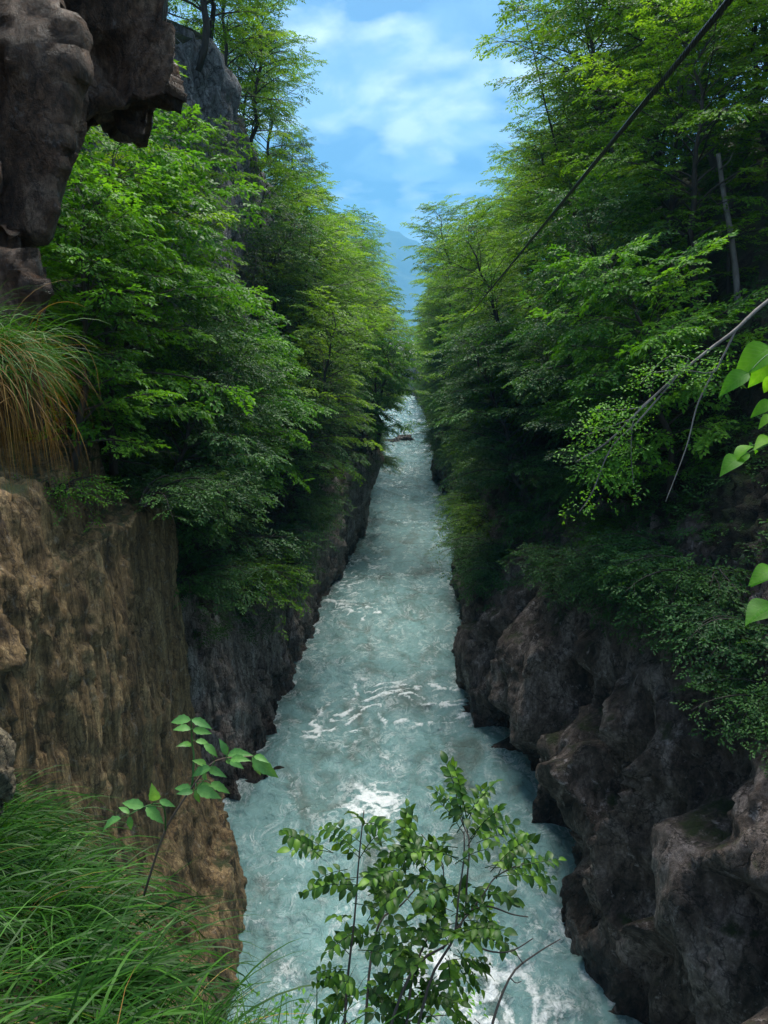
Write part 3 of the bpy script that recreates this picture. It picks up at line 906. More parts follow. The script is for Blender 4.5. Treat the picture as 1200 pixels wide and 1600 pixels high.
def make_tree(seed, H, spread, cs=0.2, nl=38, kind='beech', leaf=0.165, r0=None, sub_step=0.46, spray_step=0.31, top_open=1.0, bare=0.0, jit=0.18, mat=None, bark='bark', shape=None):
    rng = np.random.default_rng(seed)
    con = kind == 'needle'
    r0 = r0 or 0.011 * H + 0.03
    nseg = 14
    tz = np.linspace(0, 1, nseg)
    wob = np.cumsum(rng.normal(0, .018 if not con else .004, (nseg, 2)), 0) * H
    wob -= wob[0]
    tr = np.stack([wob[:, 0], wob[:, 1], tz * H], 1)
    trad = r0 * (1 - tz) ** 0.8 + .012
    trunk = MB(); trunk.tube(tr, trad, 9)
    limbs = MB()
    O, D, U, SX, TN = [], [], [], [], []
    for i in range(nl):
        t = cs + (1 - cs) * ((i + rng.uniform(.1, .9)) / nl) ** (0.9 if con else .85)
        t = min(t, .985)
        az = i * 2.39996 + rng.normal(0, .35)
        p0 = np.array([np.interp(t, tz, tr[:, k]) for k in range(3)])
        if con:
            prof = (1 - t) ** .85 * 1.0 + .06
            e0, e1 = R(8 - 25 * (1 - t)), R(-4)
        elif shape == 'bush':
            prof = .55 + .6 * math.sin(math.pi * min(1, t * .9))
            e0, e1 = R(rng.uniform(10, 60)), R(rng.uniform(-50, -5))
        else:
            u_ = (t - cs) / (1 - cs)
            prof = (0.35 + 1.0 * math.sin(math.pi * (0.12 + 0.80 * u_)) ** .8) * (1 - .45 * u_ ** 2.5) * .82
            e0, e1 = R(28 + 34 * u_ + rng.normal(0, 8)), R(-6 + 26 * u_ + rng.normal(0, 10))
        Ln = spread * prof * rng.uniform(.62, 1.25)
        ns = 7
        pts = [p0]
        azi = az
        for k in range(1, ns):
            f = k / (ns - 1)
            e = e0 + (e1 - e0) * f
            azi += rng.normal(0, .14)
            d = np.array([math.cos(azi) * math.cos(e), math.sin(azi) * math.cos(e), math.sin(e)])
            pts.append(pts[-1] + d * Ln / (ns - 1))
        pts = np.array(pts)
        lr = np.interp(t, tz, trad) * .42
        limbs.tube(pts, np.linspace(lr, .008, ns), 5, cap=False)
        if rng.random() < bare:
            continue
        ltone = rng.normal(.45, .20)
        # side branches in the plane of the limb
        s = .28 * Ln if not con else .12 * Ln
        side = 1
        while s < Ln * 1.0:
            f = s / Ln
            q = np.array([np.interp(f * (ns - 1), np.arange(ns), pts[:, k]) for k in range(3)])
            kseg = min(int(f * (ns - 1)), ns - 2)
            ld = unit(pts[kseg + 1] - pts[kseg])
            sd_ = unit(np.cross(np.array([0, 0, 1.0]), ld))
            bl = (.30 * Ln * (1 - f) + .45 + .12 * spread * .3) * rng.uniform(.7, 1.25) if not con else (.42 * Ln * (1 - f) + .25)
            an = R(rng.uniform(38, 66))
            bd = unit(ld * math.cos(an) + sd_ * side * math.sin(an) + np.array([0, 0, rng.normal(.0, .14) - (.10 if con else 0)]))
            e = q + bd * bl + np.array([0, 0, -.06 * bl * bl])
            mid = (q + e) / 2 + np.array([0, 0, .02 * bl * bl])
            limbs.tube(np.array([q, mid, e]), [.010 + .003 * bl, .008, .004], 3, cap=False)
            ss = .18
            sd2 = 1
            bs = unit(np.cross(np.array([0, 0, 1.0]), bd))
            while ss < bl:
                g = ss / bl
                po = q + (e - q) * g
                a2 = R(rng.uniform(25, 60)) * sd2
                dd = bd * math.cos(a2) + bs * math.sin(a2) + np.array([0, 0, rng.normal(-.12 - .5 * (jit - .18), .16 + .8 * (jit - .18))])
                O.append(po); D.append(dd); U.append(np.array([rng.normal(0, jit), rng.normal(0, jit), 1.0]))
                SX.append(rng.uniform(.75, 1.2)); TN.append(ltone + rng.normal(0, .10))
                ss += spray_step * rng.uniform(.7, 1.3); sd2 = -sd2
            O.append(e - bd * .1); D.append(bd + np.array([0, 0, -.15])); U.append(np.array([rng.normal(0, .2), rng.normal(0, .2), 1.0]))
            SX.append(rng.uniform(.85, 1.2)); TN.append(ltone + rng.normal(.05, .10))
            s += sub_step * rng.uniform(.7, 1.3) * (.55 if con else 1); side = -side
        O.append(pts[-1] - ld * .15); D.append(unit(pts[-1] - pts[-2])); U.append(np.array([0, 0, 1.0])); SX.append(1.1); TN.append(ltone + .1)
    if con:
        tpl = [spray_template(rng, 15, .55, .055, needle=True) for _ in range(3)]
        mt = mat or M['needle']
    else:
        tpl = [spray_template(rng, 15, .62, leaf) for _ in range(4)]
        mt = mat or M['beech']
    fm = leaves_mesh('foliage', np.array(O), np.array(D), np.array(U), np.array(SX), tpl, rng, mt, np.array(TN))
    return dict(trunk=trunk.build('trunk', M[bark]), limbs=limbs.build('branches', M[bark]), foliage=fm, H=H, n=len(fm.polygons))

def make_shrub(seed, reach, n_stem=7, leaf=0.13, mat=None, droop=1.0, bark='bark'):
    """many arching stems thrown towards local +X, hanging at their ends"""
    rng = np.random.default_rng(seed)
    stems = MB(); twigs = MB()
    O, D, U, SX, TN = [], [], [], [], []
    for i in range(n_stem):
        az = rng.uniform(-1.25, 1.25)
        e0 = R(rng.uniform(15, 80)); e1 = R(rng.uniform(-75, -10)) * droop
        Ln = reach * rng.uniform(.6, 1.15)
        ns = 9
        pts = [np.array([rng.normal(0, .12), rng.normal(0, .2) * reach * .4, -.25])]
        a = az
        for k in range(1, ns):
            f = k / (ns - 1)
            e = e0 + (e1 - e0) * f ** .9
            a += rng.normal(0, .13)
            pts.append(pts[-1] + np.array([math.cos(a) * math.cos(e), math.sin(a) * math.cos(e), math.sin(e)]) * Ln / (ns - 1))
        pts = np.array(pts)
        stems.tube(pts, np.linspace(.012 + .009 * reach, .005, ns), 5, cap=False)
        lt = rng.normal(.45, .15)
        s = .15 * Ln; side = 1
        while s < Ln:
            f = s / Ln
            q = np.array([np.interp(f * (ns - 1), np.arange(ns), pts[:, k]) for k in range(3)])
            ks = min(int(f * (ns - 1)), ns - 2)
            ld = unit(pts[ks + 1] - pts[ks])
            sv = np.cross(np.array([0, 0, 1.0]), ld)
            sv = unit(sv if np.linalg.norm(sv) > .1 else np.array([0, 1.0, 0]))
            bl = (.26 * reach * (1 - .6 * f) + .2) * rng.uniform(.7, 1.3)
            an = R(rng.uniform(35, 75))
            bd = unit(ld * math.cos(an) + sv * side * math.sin(an) + np.array([.15, 0, rng.normal(.10, .2)]))
            e = q + bd * bl + np.array([0, 0, -.10 * bl])
            twigs.tube(np.array([q, (q + e) / 2 + np.array([0, 0, .03]), e]), [.008, .006, .003], 3, cap=False)
            bs = np.cross(np.array([0, 0, 1.0]), bd); bs = unit(bs)
            ss = .1; sd2 = 1
            while ss < bl + .1:
                po = q + (e - q) * min(1, ss / bl)
                a2 = R(rng.uniform(20, 60)) * sd2
                O.append(po); D.append(bd * math.cos(a2) + bs * math.sin(a2) + np.array([0, 0, rng.normal(-.15, .18)]))
                U.append(np.array([rng.normal(.15, .3), rng.normal(0, .3), 1.0])); SX.append(rng.uniform(.7, 1.1)); TN.append(lt + rng.normal(0, .12))
                ss += .27 * rng.uniform(.7, 1.3); sd2 = -sd2
            s += .34 * rng.uniform(.7, 1.3); side = -side
    tpl = [spray_template(rng, 12, .48, leaf) for _ in range(4)]
    fm = leaves_mesh('foliage', np.array(O), np.array(D), np.array(U), np.array(SX), tpl, rng, mat or M['dark'], np.array(TN))
    return dict(trunk=stems.build('stems', M[bark]), limbs=twigs.build('twigs', M[bark]), foliage=fm, H=reach, n=len(fm.polygons))

T = {}
T['b1'] = make_tree(1, 15, 5.2, .15, 42)
T['b2'] = make_tree(2, 17, 5.4, .20, 44)
T['b3'] = make_tree(3, 13, 4.9, .12, 40)
T['b4'] = make_tree(4, 18, 5.0, .42, 42, jit=.36)
T['m1'] = make_tree(5, 12, 4.2, .12, 46, leaf=.20, mat=M['maple'], jit=.42)
T['m2'] = make_tree(6, 10, 4.2, .10, 42, leaf=.20, mat=M['maple'], jit=.42)
T['d1'] = make_tree(7, 10, 4.0, .10, 46, leaf=.155, mat=M['dark'], jit=.5)
T['d2'] = make_tree(8, 8, 3.8, .08, 44, leaf=.155, mat=M['dark'])
T['c1'] = make_tree(9, 16, 3.4, .10, 66, kind='needle')
T['c2'] = make_tree(10, 13, 2.8, .06, 60, kind='needle')
T['s1'] = make_shrub(21, 3.4, 22)
T['s2'] = make_shrub(22, 2.8, 22)
T['s3'] = make_shrub(23, 4.0, 22, mat=M['beech'])
T['s4'] = make_shrub(24, 1.4, 12, leaf=.075, mat=M['maple'])
print('LEAFTRIS', {k: v['n'] for k, v in T.items()})

def plant(key, name, loc, rotz, lean, towards, scale, label, cat, group=None):
    """lean: radians of tilt towards the horizontal direction 'towards' (angle)"""
    t = T[key]
    root = thing(name, label, cat, loc, group, scale=scale)
    ax = Vector((-math.sin(towards), math.cos(towards), 0))
    root.rotation_euler = (Matrix.Rotation(lean, 3, ax) @ Matrix.Rotation(rotz, 3, 'Z')).to_euler()
    sh = key[0] == 's'
    tk = link('stems' if sh else 'trunk', t['trunk'], root)
    link('twigs' if sh else 'branches', t['limbs'], tk, kind='stuff')
    link('foliage', t['foliage'], root, kind='stuff')
    return root

rng = random.Random(5)
KINDS = {'b': ('beech_tree', 'yellow green beech', 'tree'), 'm': ('maple_tree', 'light green maple', 'tree'), 'd': ('broadleaf_tree', 'dark broadleaf tree', 'tree'),
         'c': ('spruce_tree', 'dark spruce', 'tree'), 's': ('shrub', 'dark leafy shrub', 'shrub')}
ORD = ['nearest', 'second nearest', 'third nearest', 'fourth nearest', 'fifth nearest', 'sixth nearest', 'seventh nearest', 'eighth nearest', 'ninth nearest', 'tenth nearest', 'eleventh nearest', 'twelfth nearest']
def row(P, Ys, y0, y1, step, z0, z1, keys, s0, s1, lean, side, where, group, grow=0.006, sink=0.25, gaps=()):
    """a belt of plants along a gorge wall; side=+1 right wall (river lies towards -X)"""
    Y = y0
    cnt = 0
    while Y < y1:
        if any(a < Y < b for a, b in gaps):
            Y += 1.0
            continue
        z = rng.uniform(z0, z1)
        b = on_wall_z(P, Ys, Y, z)
        key = rng.choice(keys)
        sc_ = rng.uniform(s0, s1)
        toward = math.pi if side > 0 else 0.0
        rz = toward + rng.uniform(-.5, .5) if key[0] == 's' else rng.uniform(0, 6.28)
        nm, look, cat = KINDS[key[0]]
        if key == 's3':
            look = 'yellow green shrub'
        lab = '%s %s, %s' % (look, where, ORD[cnt]) if cnt < len(ORD) else 'distant %s %s' % (look, where)
        plant(key, nm, (b[0] + side * sink, Y, b[2] - .15), rz, (0.0 if key[0] == 's' else R(lean) * rng.uniform(.5, 1.4)), toward, sc_, lab, cat, group)
        cnt += 1
        Y += step * rng.uniform(.7, 1.3) * (1 + grow * Y)

# left side
row(LP, LY, 30, 285, 2.7, 6.5, 9, ['s1', 's2', 's3', 's1'], .85, 1.3, 0, -1, 'on the rim of the left rock wall', 'shrubs along the left rim', gaps=((27, 37), (56, 79)))
row(LP, LY, 31, 280, 3.6, 9.0, 12, ['d1', 'd2', 'm2', 'd1', 'b3'], .8, 1.05, 18, -1, 'on the ledge above the left rock wall', 'trees on the left ledge', gaps=((62, 72),))
row(LP, LY, 36, 285, 4.2, 13.0, 16, ['b1', 'b3', 'm1', 'c2', 'b3', 'b2'], .85, 1.1, 9, -1, 'at the foot of the left cliff', 'trees below the left cliff')
row(LP, LY, 58, 100, 8.0, 14, 17, ['b2', 'b1'], 1.1, 1.3, 4, -1, 'towering before the left cliff', 'tall trees before the left cliff')
row(LP, LY, 96, 285, 5.0, 9, 14, ['b1', 'b3', 'b2'], 1.05, 1.35, 15, -1, 'leaning out over the far river from the left', 'trees leaning over the far river')
row(LP, LY, 108, 210, 7.0, 14, 18, ['b1', 'b2'], 1.25, 1.5, 10, -1, 'rising at the distant left bend', 'tall trees at the distant bend')
row(LP, LY, 40, 200, 3.6, 32, 36, ['b3', 'd1', 'b1', 'c2', 'b3'], .8, 1.05, 7, -1, 'on top of the left cliff', 'trees on the left cliff top')
row(LP, LY, 52, 130, 6.0, 20, 29, ['s3', 's1', 'd2'], .9, 1.3, 20, -1, 'rooted in the face of the grey left cliff', 'shrubs on the left cliff')
# right side
row(RP, RY, 41, 290, 2.5, 5.5, 8, ['s1', 's2', 's1', 's3'], .85, 1.3, 0, 1, 'on the rim of the right rock wall', 'shrubs along the right rim')
row(RP, RY, 17, 40, 1.9, 9.5, 14, ['s1', 's3', 's2', 's1'], .65, 1.0, 0, 1, 'above the fluted rock on the right', 'shrubs above the fluted right rock')
row(RP, RY, 40, 290, 3.0, 9, 13, ['s1', 's3', 's2', 'd2'], .85, 1.25, 18, 1, 'low on the right slope', 'plants low on the right slope')
row(RP, RY, 25, 285, 3.6, 12, 16, ['d1', 'd2', 'm2', 'b3'], .75, 1.05, 18, 1, 'leaning out from the lower right slope', 'trees on the lower right slope')
row(RP, RY, 31, 285, 4.0, 18, 22, ['b1', 'b3', 'b2', 'm1'], .75, 1.0, 6, 1, 'halfway up the right slope', 'trees halfway up the right slope')
row(RP, RY, 105, 285, 5.5, 9, 14, ['b1', 'b3', 'b2'], 1.0, 1.2, 11, 1, 'leaning out over the far river from the right', 'trees leaning over the far river')
row(RP, RY, 118, 250, 7.0, 16, 20, ['b1', 'b2'], 1.15, 1.4, 11, 1, 'rising at the distant right bend', 'tall trees at the distant bend')
row(RP, RY, 25, 240, 4.0, 24, 30, ['b2', 'b4', 'b1', 'b3'], .85, 1.1, 4, 1, 'high on the right slope', 'trees high on the right slope')
row(RP, RY, 17, 150, 4.4, 30, 38, ['b2', 'b4', 'b1', 'b3'], .95, 1.2, 8, 1, 'at the top of the right slope', 'trees at the top of the right slope')
row(RP, RY, 26, 60, 3.2, 25, 34, ['m2', 'd1', 'b3', 'd2'], .7, 1.0, 8, 1, 'among the trunks on the upper right slope', 'young trees on the upper right slope')
row(RP, RY, 22, 90, 7.0, 44, 50, ['b2', 'b1'], 1.0, 1.3, 4, 1, 'behind the top of the right slope', 'trees behind the top of the right slope')
for k, (Y_, z_, key, s_, ln) in enumerate([(41, 25, 'b4', 1.25, 9), (47, 25, 'b1', 1.35, 8), (53, 25, 'b2', 1.25, 9), (60, 26, 'b4', 1.3, 8), (66, 26, 'b1', 1.3, 8)]):
    b = on_wall_z(RP, RY, Y_, z_)
    plant(key, 'beech_tree', (b[0] + .2, Y_, b[2] - .2), 1.3 * k, R(ln), math.pi, s_, ['tall airy beech nearest the cable at the top right', 'tall airy beech second from the cable, framing the sky', 'tall airy beech third from the cable, framing the sky',
          'tall airy beech beside the leafless tree', 'tall airy beech just beyond the leafless tree'][k], 'tree', 'tall beeches framing the sky on the right')
# left foreground trees on the ochre buttress
plant('m1', 'maple_tree', (-8.3, 19.5, 16.4), .4, R(8), 0, .62, 'bright green maple beside the dark overhang on top of the ochre rock face', 'tree')
plant('m2', 'maple_tree', (-8.7, 23.5, 16.0), 1.7, R(10), 0, .95, 'light green maple with hanging sprays in front of the grey cliff', 'tree')
plant('b3', 'beech_tree', (-12.0, 25.0, 15.8), 2.4, R(6), 0, 1.05, 'tall leafy beech rising beyond the nose of the dark overhang', 'tree')
plant('m1', 'maple_tree', (-10.6, 29.0, 15.0), 3.3, R(12), 0, 1.05, 'light green maple right of the overhang with the grey cliff behind', 'tree')
plant('c2', 'spruce_tree', (-8.1, 22.0, 16.2), 0, R(2), 0, .55, 'dark young spruce below the nose of the overhang', 'tree')
plant('c1', 'spruce_tree', (-11.2, 33.0, 15.0), 1.0, R(3), 0, .85, 'tall dark spruce between the light green maples and the grey cliff', 'tree')
plant('d1', 'broadleaf_tree', (-8.6, 26.6, 12.0), 5.0, R(20), 0, .85, 'dark green tree leaning over the black cleft beside the ochre rock', 'tree')
plant('d2', 'broadleaf_tree', (-8.8, 29.6, 9.0), 1.0, R(24), 0, .9, 'dark tree hanging low over the grey rock left of the water', 'tree')
for k, (x, y, z, key, s_) in enumerate([(-7.1, 21.5, 15.6, 's1', .8), (-7.2, 24.5, 15.4, 's2', .9), (-7.9, 17.5, 16.8, 's4', 1.0), (-7.6, 26.2, 11.5, 's1', .9)]):
    plant(key, 'shrub', (x, y, z), rng.uniform(-.4, .4), 0, 0, s_, ['leafy shrub spilling over the top edge of the ochre rock face', 'shrub spilling over the right top corner of the ochre rock', 'low shrub on the ochre rock beside the hanging dry grass', 'shrub in the dark cleft right of the ochre rock'][k], 'shrub')
# far bank
for k in range(9):
    X = -22 + k * 6.5 + rng.uniform(-1, 1)
    plant(rng.choice(['b3', 'd1', 'm1']), 'broadleaf_tree', (X, 338 + rng.uniform(-4, 8), 15.5), rng.uniform(0, 6), 0, 0, rng.uniform(.6, .85), 'small hazy tree on the far bank at the river bend', 'tree', 'trees on the far bank')

# undergrowth clothing the slopes between the trees
def undergrowth(name, P, Ys, r0, r1, n, ymax, side, seed, mats, label):
    g = np.random.default_rng(seed)
    ok = np.where((Ys < ymax))[0]
    w_ = np.gradient(Ys)[ok]; w_ = w_ / (1 + (Ys[ok] / 45) ** 2); w_ /= w_.sum()
    a = g.choice(ok, n, p=w_); b = g.integers(r0, r1, n)
    O = P[np.clip(a, 0, len(Ys) - 2), b] + g.normal(0, .08, (n, 3))
    cl_ = fbm(O * .55 + seed, 3)
    keep = cl_ > -.12
    O = O[keep]; n = len(O)
    az = g.normal(math.pi if side > 0 else 0, .9, n)
    D = np.stack([np.cos(az), np.sin(az), g.normal(.1, .35, n)], 1)
    U = np.stack([g.normal(-side * .3, .3, n), g.normal(0, .3, n), np.ones(n)], 1)
    tpl = [spray_template(g, 13, .5, .10) for _ in range(4)]
    me = leaves_mesh(name, O, D, U, g.uniform(.7, 1.5, n), tpl, g, mats, np.clip(.42 + cl_[keep] * .3, 0, 1))
    link(name, me, kind='stuff')
undergrowth('undergrowth', LP, LY, 66, 112, 7500, 200, -1, 31, M['dark'], '')
undergrowth('undergrowth', RP, RY, 82, 146, 15000, 200, 1, 32, M['dark'], '')

# ------------------------------------------------------------------ near plants
def leaf_mesh(name, mat, wid=.5, n=6, fold=.16, bend=.22, tone=.5, peak=.42, serr=0.0, twist=0.0, tip=.85):
    V, T_, q, t = [], [], [], []
    for k in range(n + 1):
        f = k / n
        if f < peak:
            h = math.sin(.5 * math.pi * f / peak) ** .75
        else:
            h = math.cos(.5 * math.pi * (f - peak) / (1 - peak)) ** tip
        h = max(h, 0) * wid * .5 + (.012 if 0 < k < n else 0)
        if serr and 0 < k < n:
            h *= 1 + serr * (1 if k % 2 else -1)
        z = -bend * f * f + .06 * math.sin(f * 3.1)
        tw = twist * f
        V += [(f, 0, z - .0), (f - .04 * (k % 2) * serr, h * math.cos(tw), z + h * fold * 2 + h * math.sin(tw)), (f - .04 * (k % 2) * serr, -h * math.cos(tw), z + h * fold * 2 - h * math.sin(tw))]
        T_ += [tone + .22, tone, tone]
    for k in range(n):
        a, b = 3 * k, 3 * k + 3
        q += [(a, b, b + 1, a + 1), (a + 2, b + 2, b, a)]
    return mesh_np(name, V, np.array(q), mat, True, {'tone': np.clip(T_, 0, 1)})

def frame(base, d, up, L):
    d = unit(np.asarray(d, float)); s_ = unit(np.cross(up, d)); u = np.cross(d, s_)
    m = Matrix(((d[0] * L, s_[0] * L, u[0] * L, base[0]), (d[1] * L, s_[1] * L, u[1] * L, base[1]), (d[2] * L, s_[2] * L, u[2] * L, base[2]), (0, 0, 0, 1)))
    return m

STEMS = {}
def put_leaf(root, me, base, d, up, L, name='leaf', stalk=None):
    # a leaf belongs to the stem nearest to its stalk
    best, bd_ = root, 1e9
    for st_o, st_p in STEMS.get(root.name, []):
        dd_ = np.min(np.linalg.norm(st_p - base, axis=1))
        if dd_ < bd_:
            best, bd_ = st_o, dd_
    if stalk and best is not root and .004 < bd_ < .25:
        st_p = [p_ for o_, p_ in STEMS[root.name] if o_ is best][0]
        q_ = st_p[np.argmin(np.linalg.norm(st_p - base, axis=1))]
        mb_ = MB(); mb_.tube(smooth_path([q_, (q_ + base) / 2 + np.array([0, 0, .06 * bd_]), base], 6) - np.array(root.location), np.linspace(.0016, .0009, 6), 5)
        link('leaf_stalk', mb_.build('leaf_stalk', stalk), best)
    o = link(name, me, best)
    o.matrix_local = Matrix.Translation(-root.location) @ frame(base, d, up, L)
    return o

def stem_obj(root, pts, r0_, r1_, mat, name='stem', k=6, n=14):
    mb = MB()
    p = smooth_path(pts, n) - np.array(root.location)
    mb.tube(p, np.linspace(r0_, r1_, n), k)
    o = link(name, mb.build(name, mat), root)
    STEMS.setdefault(root.name, []).append((o, smooth_path(pts, n)))
    return o

nrg = np.random.default_rng(77)
# bush with pinnate leaves at the bottom centre
BL = [leaf_mesh('leaf', M['near'], .52, 5, tone=t0, bend=bd, fold=fd) for t0, bd, fd in ((.15, .1, .1), (.35, .25, .16), (.55, .15, .2), (.8, .3, .12), (.1, .3, .2))]
def bp_(x, y, zc):
    return at_depth(400 + x / 2.4, 1166 + y / 2.4, zc)
base = np.array([0.06, 1.45, 18.05])
bush = thing('leafy_bush', 'leafy bush with small oval leaflets on thin stems standing before the water', 'bush', base)
stems = [[(330, 1160, 1.95), (330, 1080, 2.0), (345, 860, 2.06), (370, 640, 2.1), (385, 430, 2.14), (405, 240, 2.16)],
         [(420, 1160, 1.93), (410, 1080, 1.96), (430, 800, 2.1), (470, 650, 2.2), (540, 600, 2.25), (620, 500, 2.3), (640, 400, 2.32)],
         [(480, 1160, 1.9), (520, 1000, 1.94), (600, 820, 2.0), (720, 740, 2.05), (780, 640, 2.1), (790, 520, 2.12), (800, 350, 2.16), (770, 280, 2.2), (735, 90, 2.22)],
         [(580, 1160, 1.9), (600, 1080, 1.93), (660, 860, 1.96), (740, 720, 1.98), (760, 560, 2.0), (780, 420, 2.02), (780, 320, 2.05)],
         [(700, 760, 2.02), (740, 700, 2.03), (850, 560, 2.06), (900, 490, 2.1), (1000, 440, 2.14), (1100, 430, 2.16)],
         [(540, 1160, 1.92), (560, 1080, 1.96), (590, 850, 2.1), (650, 700, 2.2), (690, 560, 2.24), (700, 440, 2.26), (620, 330, 2.3)],
         [(760, 640, 2.08), (860, 600, 2.12), (960, 630, 2.15), (1020, 640, 2.16)],
         [(760, 690, 2.0), (850, 760, 1.98), (950, 770, 1.99), (1040, 720, 2.0)]]
for st_ in stems:
    P3 = [bp_(*q) for q in st_]
    big = st_[0][1] > 1100
    stem_obj(bush, P3, 0.0046 if big else .003, .0016, M['bark'], 'stem', 6, 18)
CL = [(280,395,110,330),(290,400,130,390),(390,400,250,310),(400,290,360,250),(400,290,480,310),(390,420,300,360),(400,400,500,350),(380,520,180,550),(370,500,230,520),(380,560,300,520),(420,560,520,520),(360,640,300,640),(370,700,270,770),(350,780,290,730),(350,840,230,850),(440,640,540,560),(450,760,520,750),(560,480,590,240),(640,470,560,330),(640,400,500,400),(700,460,660,360),(760,420,570,400),(780,330,680,200),(780,300,730,90),(790,300,850,160),(800,350,910,240),(800,350,960,290),(880,470,1020,350),(890,490,1110,430),(900,490,1080,500),(850,560,980,580),(750,560,640,580),(740,620,630,600),(760,640,820,560),(760,700,930,690),(780,720,950,740),(700,720,570,690),(700,740,640,690),(740,780,860,850),(740,800,800,900),(720,800,730,900),(640,820,560,800),(680,860,600,950),(420,900,490,960),(560,560,480,480),(480,500,420,500),(640,520,580,510),(700,960,780,1040),(500,1000,540,1060),(690,560,650,650),(840,600,900,730),(600,400,540,470)]
CL += [(x0 + nrg.integers(-40, 40), y0 + nrg.integers(-40, 40), x1 + nrg.integers(-50, 50), y1 + nrg.integers(-40, 40)) for (x0, y0, x1, y1) in CL[0:15:2] + CL[15:50] + CL[17:47:2]]
for _ in range(46):
    y0 = nrg.uniform(420, 1060); x0 = nrg.uniform(330, 820) if y0 < 800 else nrg.uniform(330, 700)
    CL.append((x0, y0, x0 + nrg.choice([-1, 1]) * nrg.uniform(50, 150), y0 - nrg.uniform(-60, 70)))
order = nrg.permutation(len(CL)); CL = [CL[k] for k in order]
rach = MB(); nleaf = 0; extra = []
for (x0, y0, x1, y1) in CL:
    z0 = nrg.uniform(1.95, 2.25); z1 = z0 + nrg.uniform(-.12, .12)
    a = bp_(x0, y0, z0); b = bp_(x1, y1, z1)
    L = np.linalg.norm(b - a)
    d = unit(b - a)
    mid = (a + b) / 2 + np.array([0, 0, .07 * L])
    pa = smooth_path([a, mid, b], 8)
    rach.tube(pa - base, np.linspace(.0016, .0008, 8), 4)
    npair = int(np.clip(round(L / .026), 2, 6))
    up = unit(np.array([nrg.normal(0, .35), nrg.normal(-.35, .3), 1.0]))
    sd_ = unit(np.cross(up, d))
    spots = [(1.0, 0)] + [(f, s_) for f in np.linspace(.28, .86, npair) for s_ in (-1, 1)]
    for f, s_ in spots:
        c = np.array([np.interp(f * 7, np.arange(8), pa[:, k]) for k in range(3)])
        an = R(nrg.uniform(48, 75)) * s_
        ld = d * math.cos(an) + sd_ * math.sin(an) + np.array([0, 0, nrg.normal(-.22, .22)])
        ll = nrg.uniform(.023, .038) * (1.0 if s_ else 1.1)
        lu = up + nrg.normal(0, .25, 3)
        me = BL[nrg.integers(0, 5)]
        if nleaf < 300:
            put_leaf(bush, me, c, ld, lu, ll)
        else:
            extra.append((me, c, ld, lu, ll))
        nleaf += 1
rach_o = link('leaf_stalks', rach.build('leaf_stalks', M['near']), bush, kind='stuff')
def joined(root, items, name, mat):
    mb = MB()
    for me, c, ld, lu, ll in items:
        n = len(me.vertices); co = np.zeros(n * 3, np.float32); me.vertices.foreach_get('co', co); co = co.reshape(-1, 3)
        tn = np.zeros(n, np.float32); me.attributes['tone'].data.foreach_get('value', tn)
        mm = np.array(frame(c - np.array(root.location), ld, lu, ll))
        mb.add(co @ mm[:3, :3].T + mm[:3, 3], [tuple(p.vertices) for p in me.polygons], None, tn)
    return link(name, mb.build(name, mat), root, kind='stuff')
if extra:
    joined(bush, extra, 'small_leaves', M['near'])

for k, (x, y, z, rz, s_, lb) in enumerate([(-.30, 1.80, 17.35, 1.5, .55, 'small light green shrub below the ledge left of the leafy bush'), (.12, 1.70, 17.2, 1.6, .55, 'small light green shrub hidden behind the leafy bush')]):
    plant('s4', 'shrub', (x, y, z), rz, 0, 0, s_, lb, 'shrub')
# elder sprig over the grass
EL = [leaf_mesh('leaf', M['elder'], wd, 9, tone=t0, bend=bd, serr=.09, peak=.38, tip=1.25) for t0, bd, wd in ((.35, .15, .40), (.55, .25, .36), (.8, .2, .43))]
def ep(x, y, zc):
    return at_depth(x / 2.667, 900 + y / 2.667, zc)
e0 = ep(600, 1330, 2.75)
elder = thing('elder_sapling', 'young sapling with pale green toothed leaves rising from the grass', 'sapling', e0)
stem_obj(elder, [ep(600, 1330, 2.75), ep(680, 1080, 2.68), ep(760, 940, 2.62), ep(840, 830, 2.6), ep(910, 765, 2.58), ep(1055, 752, 2.56)], .005, .002, M['bark_brown'])
stem_obj(elder, [ep(800, 880, 2.61), ep(808, 760, 2.62), ep(800, 690, 2.62), ep(797, 598, 2.60)], .0042, .0022, M['elder'])
stem_obj(elder, [ep(690, 1060, 2.67), ep(680, 960, 2.6), ep(620, 955, 2.55), ep(540, 995, 2.5)], .003, .0015, M['elder'])
stem_obj(elder, [ep(860, 800, 2.6), ep(850, 850, 2.57), ep(812, 890, 2.54)], .003, .0015, M['elder'])
for (x0, y0, x1, y1) in [(795,600,700,603),(800,598,885,630),(795,640,712,632),(805,640,885,655),(800,705,740,700),(815,690,880,695),(850,700,912,755),(860,785,800,765),(870,800,940,835),(945,745,915,675),(950,745,1045,735),(960,765,1040,760),(960,770,1015,800),(1050,750,1165,850),(1060,765,1085,835),(1060,750,1120,770),(940,770,985,785),(880,800,780,830),(860,850,840,810),(805,890,718,880),(805,900,730,905),(815,890,830,955),(820,885,925,925),(820,880,895,870),(600,960,500,940),(610,960,685,1035),(540,1000,545,1066),(540,990,490,955),(650,935,632,875),(665,935,730,960),(505,1010,395,1066),(880,860,960,905)]:
    zc = 2.58 + nrg.uniform(-.05, .05)
    a = ep(x0, y0, zc); b = ep(x1, y1, zc + nrg.uniform(-.06, .03))
    put_leaf(elder, EL[nrg.integers(0, 3)], a, b - a, np.array([nrg.normal(0, .25), nrg.normal(-.75, .2), 1.0]), np.linalg.norm(b - a) * .95, stalk=M['elder'])

